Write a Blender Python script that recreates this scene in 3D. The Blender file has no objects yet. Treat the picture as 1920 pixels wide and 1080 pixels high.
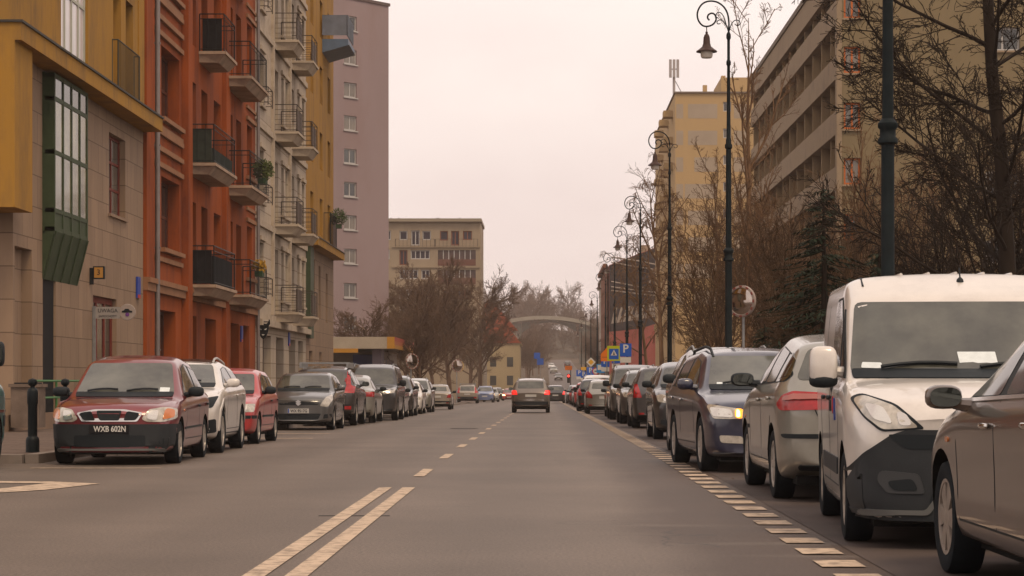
import bpy, bmesh, math, random
from mathutils import Vector, Matrix
from mathutils.bvhtree import BVHTree
R = math.radians
rng = random.Random(7)
S = bpy.context.scene
COL = S.collection

# ------------------------------------------------------------------ camera, sky, sun, exposure
cam_d = bpy.data.cameras.new("camera")
cam = bpy.data.objects.new("camera", cam_d)
COL.objects.link(cam)
cam.location = (0, 0, 1.1)
cam.rotation_euler = (R(90), 0, 0)
cam_d.lens = 75
cam_d.sensor_width = 36
cam_d.shift_x = -60 / 1920
cam_d.shift_y = 175 / 1920
cam_d.clip_start = 0.1
cam_d.clip_end = 6000
S.camera = cam
S.view_settings.view_transform = 'Standard'
S.view_settings.look = 'None'
S.view_settings.exposure = 0.0
S.view_settings.gamma = 1.0
S.view_settings.use_curve_mapping = False
S.cycles.use_denoising = True
S.cycles.max_bounces = 6
S.cycles.diffuse_bounces = 1
S.cycles.glossy_bounces = 3
S.cycles.transparent_max_bounces = 8
S.cycles.volume_bounces = 1
S.cycles.use_adaptive_sampling = True

SUN_EL, SUN_AZ = R(58), R(150)          # azimuth from +Y (street direction), negative = left
W = bpy.data.worlds.new("World")
S.world = W
W.use_nodes = True
nt = W.node_tree
bg = nt.nodes['Background']
sky = nt.nodes.new('ShaderNodeTexSky')
sky.sky_type = 'NISHITA'
sky.sun_disc = False
sky.sun_elevation = SUN_EL
sky.sun_rotation = SUN_AZ
sky.air_density = 2.0
sky.dust_density = 6.0
tc = nt.nodes.new('ShaderNodeTexCoord')
mp = nt.nodes.new('ShaderNodeMapping')
mp.inputs['Scale'].default_value = (1.0, 1.0, 2.6)
nz = nt.nodes.new('ShaderNodeTexNoise')
nz.inputs['Scale'].default_value = 2.2
nz.inputs['Detail'].default_value = 5
cr = nt.nodes.new('ShaderNodeValToRGB')
cr.color_ramp.elements[0].position = 0.26
cr.color_ramp.elements[0].color = (0.70, 0.575, 0.55, 1)
cr.color_ramp.elements[1].position = 0.68
cr.color_ramp.elements[1].color = (1.0, 0.885, 0.82, 1)
vm = nt.nodes.new('ShaderNodeVectorMath'); vm.operation = 'SCALE'; vm.inputs['Scale'].default_value = 13.2
mx = nt.nodes.new('ShaderNodeMix'); mx.data_type = 'RGBA'; mx.inputs[0].default_value = 0.9
nt.links.new(tc.outputs['Generated'], mp.inputs['Vector'])
nt.links.new(mp.outputs['Vector'], nz.inputs['Vector'])
nt.links.new(nz.outputs['Fac'], cr.inputs['Fac'])
nt.links.new(cr.outputs['Color'], vm.inputs[0])
nt.links.new(sky.outputs['Color'], mx.inputs[6])
nt.links.new(vm.outputs['Vector'], mx.inputs[7])
nt.links.new(mx.outputs[2], bg.inputs['Color'])
bg.inputs['Strength'].default_value = 0.1
sun_d = bpy.data.lights.new("sun", 'SUN')
sun_d.energy = 1.65
sun_d.angle = R(18)
sun_d.color = (1.0, 0.77, 0.50)
sun = bpy.data.objects.new("sun", sun_d)
COL.objects.link(sun)
sd = Vector((math.sin(SUN_AZ) * math.cos(SUN_EL), math.cos(SUN_AZ) * math.cos(SUN_EL), math.sin(SUN_EL)))
sun.rotation_euler = sd.to_track_quat('Z', 'Y').to_euler()

# ------------------------------------------------------------------ materials
MATS = {}
def mat(name, col, rough=0.6, metal=0.0, coat=0.0, noise=0.0, nscale=3.0, stretch=(1, 1, 1), bump=0.0, bscale=20.0, emit=None, spec=None, noise2=None, dirt=None):
    """Principled material; noise = relative colour variation over object-space noise; dirt = (colour, amount, scale)."""
    if name in MATS: return MATS[name]
    m = bpy.data.materials.new(name); m.use_nodes = True
    t = m.node_tree; n = t.nodes; l = t.links
    b = n['Principled BSDF']
    b.inputs['Base Color'].default_value = (*col, 1)
    b.inputs['Roughness'].default_value = rough
    b.inputs['Metallic'].default_value = metal
    b.inputs['Coat Weight'].default_value = coat
    b.inputs['Coat Roughness'].default_value = 0.06
    b.inputs['Specular IOR Level'].default_value = spec if spec is not None else (.5 if coat or metal or rough < .35 else .16)
    if emit:
        b.inputs['Emission Color'].default_value = (*emit[0], 1)
        b.inputs['Emission Strength'].default_value = emit[1]
    if noise or bump or dirt:
        c = n.new('ShaderNodeTexCoord'); g = n.new('ShaderNodeMapping')
        g.inputs['Scale'].default_value = stretch
        l.new(c.outputs['Object'], g.inputs['Vector'])
    cur = None
    if noise:
        z = n.new('ShaderNodeTexNoise'); z.inputs['Scale'].default_value = nscale; z.inputs['Detail'].default_value = 6; z.inputs['Roughness'].default_value = 0.62
        l.new(g.outputs['Vector'], z.inputs['Vector'])
        q = n.new('ShaderNodeValToRGB')
        q.color_ramp.elements[0].position = 0.28; q.color_ramp.elements[1].position = 0.72
        q.color_ramp.elements[0].color = (*[max(0, x * (1 - noise)) for x in col], 1)
        q.color_ramp.elements[1].color = (*[min(1, x * (1 + noise)) for x in col], 1)
        l.new(z.outputs['Fac'], q.inputs['Fac']); cur = q.outputs['Color']
    if dirt:
        dcol, amt, dsc = dirt
        z2 = n.new('ShaderNodeTexNoise'); z2.inputs['Scale'].default_value = dsc; z2.inputs['Detail'].default_value = 8; z2.inputs['Roughness'].default_value = 0.7
        l.new(g.outputs['Vector'], z2.inputs['Vector'])
        q2 = n.new('ShaderNodeMapRange'); q2.inputs['From Min'].default_value = 0.46; q2.inputs['From Max'].default_value = 0.68; q2.inputs['To Max'].default_value = amt
        l.new(z2.outputs['Fac'], q2.inputs['Value'])
        x = n.new('ShaderNodeMix'); x.data_type = 'RGBA'
        l.new(q2.outputs['Result'], x.inputs[0])
        if cur: l.new(cur, x.inputs[6])
        else: x.inputs[6].default_value = (*col, 1)
        x.inputs[7].default_value = (*dcol, 1); cur = x.outputs[2]
    if cur: l.new(cur, b.inputs['Base Color'])
    if bump:
        z3 = n.new('ShaderNodeTexNoise'); z3.inputs['Scale'].default_value = bscale; z3.inputs['Detail'].default_value = 4
        l.new(g.outputs['Vector'], z3.inputs['Vector'])
        bp = n.new('ShaderNodeBump'); bp.inputs['Strength'].default_value = bump; bp.inputs['Distance'].default_value = 0.02
        l.new(z3.outputs['Fac'], bp.inputs['Height']); l.new(bp.outputs['Normal'], b.inputs['Normal'])
    MATS[name] = m
    return m

def panel_mat(name, col, joint, bw, bh, off=0.5, mort=0.012, axes=('Y', 'Z'), noise=0.12):
    """stone panels or rendered joints: brick pattern over two world axes"""
    m = mat(name, col, 0.75, noise=noise, nscale=1.4, stretch=(1, 1, .35), bump=0.08, bscale=30)
    t = m.node_tree; n = t.nodes; l = t.links; b = n['Principled BSDF']
    src = b.inputs['Base Color'].links[0].from_socket
    c = n.new('ShaderNodeTexCoord'); sx = n.new('ShaderNodeSeparateXYZ'); cb = n.new('ShaderNodeCombineXYZ')
    l.new(c.outputs['Object'], sx.inputs[0])
    if axes == 'XY+Z':                                  # walls that turn a corner share the courses
        ad = n.new('ShaderNodeMath'); ad.operation = 'ADD'
        l.new(sx.outputs['X'], ad.inputs[0]); l.new(sx.outputs['Y'], ad.inputs[1]); l.new(ad.outputs[0], cb.inputs['X']); l.new(sx.outputs['Z'], cb.inputs['Y'])
    else:
        l.new(sx.outputs[axes[0]], cb.inputs['X']); l.new(sx.outputs[axes[1]], cb.inputs['Y'])
    br = n.new('ShaderNodeTexBrick'); br.offset = off
    br.inputs['Scale'].default_value = 1; br.inputs['Mortar Size'].default_value = mort; br.inputs['Brick Width'].default_value = bw; br.inputs['Row Height'].default_value = bh
    br.inputs['Color1'].default_value = (1, 1, 1, 1); br.inputs['Color2'].default_value = (0.86, 0.86, 0.87, 1); br.inputs['Mortar'].default_value = (*joint, 1)
    l.new(cb.outputs[0], br.inputs['Vector'])
    x = n.new('ShaderNodeMix'); x.data_type = 'RGBA'; x.blend_type = 'MULTIPLY'; x.inputs[0].default_value = 1
    l.new(src, x.inputs[6]); l.new(br.outputs['Color'], x.inputs[7]); l.new(x.outputs[2], b.inputs['Base Color'])
    return m

M_GLASS = mat('window_glass', (0.035, 0.037, 0.036), 0.08, spec=0.8, noise=0.5, nscale=.6)
M_FRAME = mat('white_frame', (0.42, 0.40, 0.38), 0.5)
M_DARK = mat('void_shade', (0.012, 0.012, 0.013), 0.9)  # near-black colour stands for the shade inside openings
M_IRON = mat('black_iron', (0.007, 0.011, 0.013), 0.45, noise=.3, nscale=8)
M_STEEL = mat('galvanised_steel', (0.28, 0.28, 0.28), 0.45, 0.6, noise=.15, nscale=6)

# ------------------------------------------------------------------ object helpers
def tag(o, label=None, cat=None, group=None, kind=None):
    if label: o['label'] = label
    if cat: o['category'] = cat
    if group: o['group'] = group
    if kind: o['kind'] = kind
    return o
def empty(name, loc=(0, 0, 0), rz=0, label=None, cat=None, group=None):
    o = bpy.data.objects.new(name, None); COL.objects.link(o)
    o.location = loc; o.rotation_euler = (0, 0, rz); o.empty_display_size = .2
    return tag(o, label, cat, group)
def copy_tree(o, parent=None):
    c = o.copy(); COL.objects.link(c)
    if parent: c.parent = parent
    for ch in list(o.children): copy_tree(ch, c)
    return c

class MB:
    """collects polygons, builds ONE mesh object"""
    def __init__(s): s.v = []; s.f = []; s.m = []; s.sm = []
    def add(s, vs, fs, mi=0, smooth=False):
        o = len(s.v); s.v.extend(vs)
        for f in fs: s.f.append([i + o for i in f]); s.m.append(mi); s.sm.append(smooth)
        return s
    def quad(s, a, b, c, d, mi=0): return s.add([a, b, c, d], [(0, 1, 2, 3)], mi)
    def box(s, x0, x1, y0, y1, z0, z1, mi=0):
        return s.add([(x0, y0, z0), (x1, y0, z0), (x1, y1, z0), (x0, y1, z0), (x0, y0, z1), (x1, y0, z1), (x1, y1, z1), (x0, y1, z1)],
                     [(0, 3, 2, 1), (4, 5, 6, 7), (0, 1, 5, 4), (1, 2, 6, 5), (2, 3, 7, 6), (3, 0, 4, 7)], mi)
    def obox(s, O, U, N, u0, u1, n0, n1, z0, z1, mi=0):
        """box in a facade frame: U along the wall, N outward"""
        P = lambda u, n, z: (O[0] + U[0] * u + N[0] * n, O[1] + U[1] * u + N[1] * n, z)
        return s.add([P(u0, n0, z0), P(u1, n0, z0), P(u1, n1, z0), P(u0, n1, z0), P(u0, n0, z1), P(u1, n0, z1), P(u1, n1, z1), P(u0, n1, z1)],
                     [(0, 3, 2, 1), (4, 5, 6, 7), (0, 1, 5, 4), (1, 2, 6, 5), (2, 3, 7, 6), (3, 0, 4, 7)], mi)
    def tube(s, pts, rad, n=6, mi=0, caps=True):
        k = len(pts); rs = rad if isinstance(rad, (list, tuple)) else [rad] * k
        vs = []; fs = []
        P = [Vector(p) for p in pts]
        side = None
        for i in range(k):
            t = (P[min(i + 1, k - 1)] - P[max(i - 1, 0)])
            if t.length < 1e-9: t = Vector((0, 0, 1))
            t.normalize()
            if side is None:
                side = t.cross(Vector((0, 0, 1)) if abs(t.z) < .9 else Vector((1, 0, 0))).normalized()
            else:
                side = (side - t * side.dot(t))
                if side.length < 1e-6: side = t.orthogonal()
                side.normalize()
            up = t.cross(side)
            for j in range(n):
                a = 2 * math.pi * j / n
                vs.append(tuple(P[i] + (side * math.cos(a) + up * math.sin(a)) * rs[i]))
        for i in range(k - 1):
            for j in range(n):
                fs.append((i * n + j, i * n + (j + 1) % n, (i + 1) * n + (j + 1) % n, (i + 1) * n + j))
        s.add(vs, fs, mi, n > 4)
        if caps and n > 3:
            s.add(vs[:n], [tuple(range(n - 1, -1, -1))], mi); s.add(vs[-n:], [tuple(range(n))], mi)
        return s
    def lathe(s, prof, n=16, c=(0, 0, 0), axis='z', mi=0, smooth=True):
        """prof = [(radius, height)]"""
        vs = []; fs = []
        for r, h in prof:
            for j in range(n):
                a = 2 * math.pi * j / n
                p = (r * math.cos(a), r * math.sin(a), h)
                if axis == 'x': p = (h, r * math.cos(a), r * math.sin(a))
                if axis == 'y': p = (r * math.cos(a), h, r * math.sin(a))
                vs.append((c[0] + p[0], c[1] + p[1], c[2] + p[2]))
        for i in range(len(prof) - 1):
            for j in range(n):
                fs.append((i * n + j, i * n + (j + 1) % n, (i + 1) * n + (j + 1) % n, (i + 1) * n + j))
        s.add(vs, fs, mi, smooth)
        return s
    def prism(s, poly, a0, a1, axis='y', mi=0):
        """extrude a 2-D polygon: axis y -> poly is (x,z); axis x -> (y,z); axis z -> (x,y)"""
        n = len(poly)
        def P(p, a): return {'y': (p[0], a, p[1]), 'x': (a, p[0], p[1]), 'z': (p[0], p[1], a)}[axis]
        vs = [P(p, a0) for p in poly] + [P(p, a1) for p in poly]
        fs = [tuple(range(n)), tuple(range(2 * n - 1, n - 1, -1))] + [(i, i + n, (i + 1) % n + n, (i + 1) % n) for i in range(n)]
        return s.add(vs, fs, mi)
    def build(s, name, mats, parent=None, fix=True):
        me = bpy.data.meshes.new(name)
        me.from_pydata(s.v, [], s.f)
        for m in (mats if isinstance(mats, (list, tuple)) else [mats]): me.materials.append(m)
        me.polygons.foreach_set('material_index', s.m)
        me.polygons.foreach_set('use_smooth', s.sm)
        if fix:
            b = bmesh.new(); b.from_mesh(me); bmesh.ops.remove_doubles(b, verts=b.verts, dist=1e-5); bmesh.ops.recalc_face_normals(b, faces=b.faces); b.to_mesh(me); b.free()
            if any(s.sm):
                me.set_sharp_from_angle(angle=R(40))
        me.update()
        o = bpy.data.objects.new(name, me); COL.objects.link(o)
        if parent: o.parent = parent
        return o

def text_obj(name, body, size, m, parent=None, loc=(0, 0, 0), rot=(R(90), 0, 0), depth=0.003, width=None, bold=0.0):
    c = bpy.data.curves.new(name, 'FONT'); c.body = body; c.size = size; c.extrude = depth; c.offset = bold
    c.align_x = 'CENTER'; c.align_y = 'CENTER'; c.resolution_u = 3
    o = bpy.data.objects.new(name, c)
    COL.objects.link(o)
    dg = bpy.context.evaluated_depsgraph_get()
    me = bpy.data.meshes.new_from_object(o.evaluated_get(dg)); me.name = name
    bpy.data.objects.remove(o); bpy.data.curves.remove(c)
    me.materials.clear(); me.materials.append(m)
    q = bpy.data.objects.new(name, me); COL.objects.link(q)
    xs = [v.co.x for v in me.vertices]
    if width and xs:
        k = width / (max(xs) - min(xs))
        for v in me.vertices: v.co.x *= k
    q.location = loc; q.rotation_euler = rot
    if parent: q.parent = parent
    return q

def sx(d):
    """the street bends gently to the right beyond the far junction"""
    t = min(1, max(0, (d - 285) / 130)); return 4.6 * t * t * (3 - 2 * t)
HAZE = 0.0003
def zg(d):
    """height of the street: level at the camera, falls gently, climbs the far hill"""
    def ramp(t, w): return 0.0 if t <= 0 else (t * t / (2 * w) if t < w else t - w / 2)
    return -0.0055 * ramp(d - 24, 12) + 0.0325 * ramp(d - 310, 70) - 0.027 * ramp(d - 740, 60)
# ------------------------------------------------------------------ vehicles
def pl(pts, x):
    if x <= pts[0][0]: return pts[0][1]
    for (a, b), (c, d) in zip(pts, pts[1:]):
        if x <= c: return b + (d - b) * (x - a) / max(1e-9, c - a)
    return pts[-1][1]
def spl(pts, x, w):
    """piecewise-linear curve with its corners rounded over +-w"""
    k = 7
    return sum(pl(pts, x + w * (2 * i / (k - 1) - 1)) for i in range(k)) / k

def paint(name, col, metal=0.35, rough=0.32, dirt=0.25):
    return mat('paint_' + name, col, rough, metal, coat=0.9, noise=.06, nscale=2.0, dirt=((0.13, 0.105, 0.09), dirt, 2.3))
M_TYRE = mat('tyre_rubber', (0.007, 0.010, 0.013), 0.85, noise=.4, nscale=12)
M_TRIM = mat('black_trim', (0.007, 0.011, 0.014), 0.6, spec=.3)
M_PLAST = mat('grey_bumper_plastic', (0.026, 0.029, 0.032), 0.6, spec=.25, noise=.2, nscale=4, bump=.1, bscale=120)
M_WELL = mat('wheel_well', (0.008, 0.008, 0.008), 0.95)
M_RIM = mat('alloy_rim', (0.42, 0.38, 0.34), 0.38, 0.5, noise=.25, nscale=9)
M_CARGLASS = mat('car_glass', (0.066, 0.065, 0.052), 0.03, spec=0.85, noise=.85, nscale=1.1)
M_SIDEGLASS = mat('car_side_glass', (0.02, 0.021, 0.019), 0.05, spec=0.75, noise=.5, nscale=2.5)
M_CHROME = mat('chrome', (0.6, 0.58, 0.55), 0.12, 1.0)
M_LENS = mat('headlamp_lens', (0.42, 0.38, 0.32), 0.15, 0.2, coat=1.0, noise=.4, nscale=9)
M_LENSIN = mat('headlamp_reflector', (0.62, 0.58, 0.52), 0.15, 0.8, coat=1.0)
M_AMBER = mat('amber_lens', (0.55, 0.16, 0.03), 0.2, coat=1.0)
M_RED = mat('tail_lens', (0.33, 0.008, 0.008), 0.25, coat=.3, noise=.35, nscale=9)
M_REDLIT = mat('tail_lens_lit', (0.5, 0.02, 0.015), 0.2, coat=1.0, emit=((1, 0.03, 0.02), 0.9))
M_AMBERLIT = mat('indicator_lit', (0.8, 0.3, 0.03), 0.2, emit=((1.0, 0.36, 0.03), 1.15))
M_BULB = mat('indicator_bulb_lit', (0.9, 0.6, 0.2), 0.2, emit=((1.0, 0.66, 0.22), 4.0))
M_HEADLIT = mat('headlamp_lit', (0.9, 0.6, 0.2), 0.2, emit=((1.0, 0.6, 0.22), 7.0))
M_PLATE = mat('number_plate', (0.5, 0.48, 0.45), 0.5)
M_PLATEB = mat('black_number_plate', (0.014, 0.014, 0.016), 0.5)
M_INK = mat('plate_ink', (0.02, 0.02, 0.025), 0.6)
M_WHITEINK = mat('white_ink', (0.6, 0.58, 0.54), 0.6)
M_EUBLUE = mat('plate_blue', (0.03, 0.08, 0.35), 0.5)
M_MIRROR = mat('mirror_glass', (0.09, 0.095, 0.085), 0.05, 0.9)
M_STICK = mat('paper_sticker', (0.62, 0.66, 0.66), 0.7, noise=.1, nscale=20)

def section(sp, y):
    L, w_, H = sp['L'], sp['W'], sp['H']
    zt = spl(sp['top'], y, sp.get('soft', .06))
    zb = min(spl(sp['belt'], y, .1), zt - .025)
    cf, cr_ = sp.get('cf', .5), sp.get('cr', .35)
    k = 1.0
    if y < cf: k = 1 - sp.get('tf', .2) * (1 - math.sqrt(max(0, 1 - (1 - y / cf) ** 2)))
    if L - y < cr_: k = min(k, 1 - sp.get('tr', .12) * (1 - math.sqrt(max(0, 1 - (1 - (L - y) / cr_) ** 2))))
    w = w_ * k
    z0 = sp['z0'] + (sp.get('nose', .05) * max(0, 1 - y / .35)) + (0.14 * max(0, 1 - (L - y) / .5))
    t = max(0, min(1, (zt - zb) / (H - sp['zbelt'])))
    wt = w * (.93 + (sp['wr'] / w_ - .93) * t)
    ed = .05 + .04 * t
    ch = sp.get('crease', 0.012)
    P = [(0, z0), (.7 * w, z0), (.92 * w, z0 + .02), (.968 * w, z0 + .10), (.985 * w, z0 + .2), (w - ch, .45 * z0 + .55 * zb - .05), (w, zb - .13), (.992 * w, zb - .06), (.955 * w, zb),
         (.955 * w + (wt - .955 * w) * .5 + .012 * t, zb + (zt - ed - zb) * .5), (wt, zt - ed), (wt * .93, zt - ed * .42), (wt * .78, zt - ed * .12), (wt * .4, zt + .008), (0, zt + .012)]
    for _ in range(2):                                   # corner cutting, ends kept
        Q = [P[0]]
        for a, b in zip(P, P[1:]):
            Q += [(a[0] * .75 + b[0] * .25, a[1] * .75 + b[1] * .25), (a[0] * .25 + b[0] * .75, a[1] * .25 + b[1] * .75)]
        Q.append(P[-1]); P = Q
    return P

def body_mesh(sp):
    L = sp['L']
    ys = [0, .012, .035, .07, .12, .18]
    y = .26
    while y < L - .2: ys.append(y); y += .085
    ys += [L - .18, L - .12, L - .07, L - .035, L - .012, L]
    vs = []; n = None; rows = []
    bowf, bowr = sp.get('bowf', .20), sp.get('bowr', .12)
    for y in ys:
        h = section(sp, y)
        e = 0
        if y < .05: e = (1 - y / .05) ** 2 * .035
        if L - y < .05: e = (1 - (L - y) / .05) ** 2 * .035
        full = [(x, z) for x, z in h] + [(-x, z) for x, z in h[-2:0:-1]]
        zc = sum(z for x, z in h) / len(h)
        ff = max(0, 1 - y / (sp['yws'] + .4)); fr = max(0, 1 - (L - y) / 1.2)
        row = []
        for x, z in full:
            u = min(1, abs(x) / sp['W'])
            yy = y + bowf * u ** 2.2 * ff - bowr * u ** 2.2 * fr
            row.append((x * (1 - e), yy, z + (zc - z) * e))
        rows.append(row)
    n = len(rows[0])
    vs = [p for r in rows for p in r]
    fs = []
    for i in range(len(rows) - 1):
        for j in range(n):
            fs.append((i * n + j, i * n + (j + 1) % n, (i + 1) * n + (j + 1) % n, (i + 1) * n + j))
    m = len(section(sp, 0)); K = 12                       # end faces as bowed grids, not flat caps
    for ri, row, y in ((0, rows[0], 0), (len(rows) - 1, rows[-1], L)):
        def left(i): return i if i in (0, m - 1) else n - i
        grid = []
        for i in range(m):
            a, b_ = row[i], row[left(i)]
            if i in (0, m - 1): grid.append([ri * n + i] * (K + 1)); continue
            g = [ri * n + i]
            ya = a[1]; y0 = row[0][1]
            for k in range(1, K):
                x = a[0] + (b_[0] - a[0]) * k / K
                u0 = abs(a[0]) / sp['W']; u = abs(x) / sp['W']
                dy = bowf * (u ** 2.2 - u0 ** 2.2) if ri == 0 else -bowr * (u ** 2.2 - u0 ** 2.2)
                vs.append((x, ya + dy, a[2])); g.append(len(vs) - 1)
            g.append(ri * n + left(i)); grid.append(g)
        for i in range(m - 1):
            for k in range(K):
                q = [grid[i][k], grid[i][k + 1], grid[i + 1][k + 1], grid[i + 1][k]]
                q = list(dict.fromkeys(q))
                if len(q) > 2: fs.append(tuple(q if ri == 0 else q[::-1]))
    return vs, fs

def clip(poly, ax, lim, keep_less):
    out = []
    ins = lambda p: (p[ax] <= lim) == keep_less or abs(p[ax] - lim) < 1e-9
    for i, p in enumerate(poly):
        q = poly[(i + 1) % len(poly)]
        if ins(p): out.append(p)
        if ins(p) != ins(q) and abs(q[ax] - p[ax]) > 1e-9:
            t = (lim - p[ax]) / (q[ax] - p[ax]); out.append((p[0] + (q[0] - p[0]) * t, p[1] + (q[1] - p[1]) * t))
    return out
def rounded(poly, r):
    if r <= 0: return poly
    out = []; n = len(poly)
    for i in range(n):
        a, p, b = Vector(poly[i - 1]), Vector(poly[i]), Vector(poly[(i + 1) % n])
        ra = min(r, (a - p).length * .45); rb = min(r, (b - p).length * .45)
        s = p + (a - p).normalized() * ra; e = p + (b - p).normalized() * rb
        for t in (0, .33, .67, 1): out.append(tuple((s * (1 - t) + p * t) * (1 - t) + (p * (1 - t) + e * t) * t))
    return out

class Skin:
    """lays trim, glass and lamps on a vehicle body: polygons in a side (y,z), front/rear (x,z) or top (x,y) view are dropped on the surface"""
    def __init__(s, vs, fs): s.bvh = BVHTree.FromPolygons([Vector(v) for v in vs], fs)
    def hit(s, p, view):
        a, b = p
        o, d = {'R': ((4, a, b), (-1, 0, 0)), 'L': ((-4, a, b), (1, 0, 0)), 'F': ((a, -4, b), (0, 1, 0)), 'B': ((a, 12, b), (0, -1, 0)), 'T': ((a, b, 5), (0, 0, -1))}[view]
        loc, nor, i, dist = s.bvh.ray_cast(Vector(o), Vector(d))
        if loc is None:
            g = {'R': (1.2, a, b), 'L': (-1.2, a, b), 'F': (a, .2, b), 'B': (a, 12, b), 'T': (a, b, 3)}[view]
            if view == 'B': g = (a, s.rear, b)
            loc, nor, i, dist = s.bvh.find_nearest(Vector(g))
        if nor.dot(Vector(d)) > 0: nor = -nor
        return loc, nor
    rear = 4.2
    def patch(s, name, poly, view, m, parent, h=.006, r=.03, step=.09, build=True, mb=None, mi=0):
        poly = rounded(poly, r)
        b = bmesh.new()
        try: b.faces.new([b.verts.new((p[0], p[1], 0)) for p in poly])
        except ValueError: b.free(); return None
        for ax in (0, 1):
            lo = min(p[ax] for p in poly); hi = max(p[ax] for p in poly)
            k = max(1, int((hi - lo) / step))
            for i in range(1, k):
                c = [0, 0, 0]; c[ax] = lo + (hi - lo) * i / k; nn = [0, 0, 0]; nn[ax] = 1
                bmesh.ops.bisect_plane(b, geom=b.verts[:] + b.edges[:] + b.faces[:], plane_co=c, plane_no=nn)
        b.verts.ensure_lookup_table(); b.verts.index_update()
        top = []; low = []
        for v in b.verts:
            loc, nor = s.hit((v.co.x, v.co.y), view)
            top.append(tuple(loc + nor * h)); low.append(tuple(loc - nor * .012))
        fs = [tuple(v.index for v in f.verts) for f in b.faces]
        sk = []
        N = len(top)
        for e in b.edges:
            if len(e.link_faces) == 1:
                i, j = e.verts[0].index, e.verts[1].index
                sk.append((i, j, j + N, i + N))
        b.free()
        q = mb or MB()
        q.add(top + low, fs + sk, mi, True)
        if mb is not None or not build: return q
        return q.build(name, m, parent)

def wheel(r, w, parent, x, y, side, spokes=7, rim=M_RIM, style='alloy'):
    """side = +1: the outer face looks to +x"""
    t = MB(); rr = r * .66
    h = w / 2
    prof = [(rr * .98, -h * .75), (r * .86, -h), (r * .96, -h * .9), (r, -h * .6), (r, h * .6), (r * .96, h * .9), (r * .86, h), (rr * 1.02, h * .82), (rr * .98, h * .6)]
    t.lathe([(a, b * side) for a, b in prof], 28, axis='x')
    t.lathe([(rr, h * .35 * side), (.001, h * .35 * side)], 28, axis='x')
    tyre = t.build('wheel', M_TYRE, parent)
    tyre.location = (x, y, r)
    k = MB()
    k.lathe([(rr * .99, h * .62 * side), (rr * 1.02, h * .86 * side), (rr * .93, h * .84 * side), (rr * .90, h * .5 * side)], 28, axis='x')
    k.lathe([(rr * .26, h * .45 * side), (rr * .25, h * .8 * side), (rr * .14, h * .86 * side), (.001, h * .86 * side)], 16, axis='x')
    wd = .15 if style == 'alloy' else .32
    for i in range(spokes):
        a = 2 * math.pi * i / spokes
        c, s_ = math.cos(a), math.sin(a)
        P = lambda u, v, d: (d * side, u * c - v * s_, u * s_ + v * c)
        r0, r1 = rr * .15, rr * .95
        w0 = rr * wd * (.7 if style == 'alloy' else .45); w1 = rr * wd
        f0, f1 = h * .82, h * .80
        vs = [P(r0, -w0, f0), P(r0, w0, f0), P(r1, w1, f1), P(r1, -w1, f1), P(r0, -w0, h * .5), P(r0, w0, h * .5), P(r1, w1, h * .5), P(r1, -w1, h * .5)]
        k.add(vs, [(0, 1, 2, 3), (0, 4, 5, 1), (1, 5, 6, 2), (2, 6, 7, 3), (3, 7, 4, 0)])
    k.build('rim', rim, tyre)
    return tyre

def ellipsoid(mb, c, s, p=2.6, n=12, mi=0):
    """superellipsoid lump, for mirror shells and the like"""
    vs = []; fs = []
    g = lambda v: math.copysign(abs(v) ** (2 / p), v)
    for i in range(n + 1):
        a = -math.pi / 2 + math.pi * i / n
        for j in range(2 * n):
            b = 2 * math.pi * j / (2 * n)
            vs.append((c[0] + s[0] * g(math.cos(a)) * g(math.cos(b)), c[1] + s[1] * g(math.cos(a)) * g(math.sin(b)), c[2] + s[2] * g(math.sin(a))))
    for i in range(n):
        for j in range(2 * n):
            fs.append((i * 2 * n + j, i * 2 * n + (j + 1) % (2 * n), (i + 1) * 2 * n + (j + 1) % (2 * n), (i + 1) * 2 * n + j))
    mb.add(vs, fs, mi, True)

def sym(poly): return [(-x, z) for x, z in poly][::-1]

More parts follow.
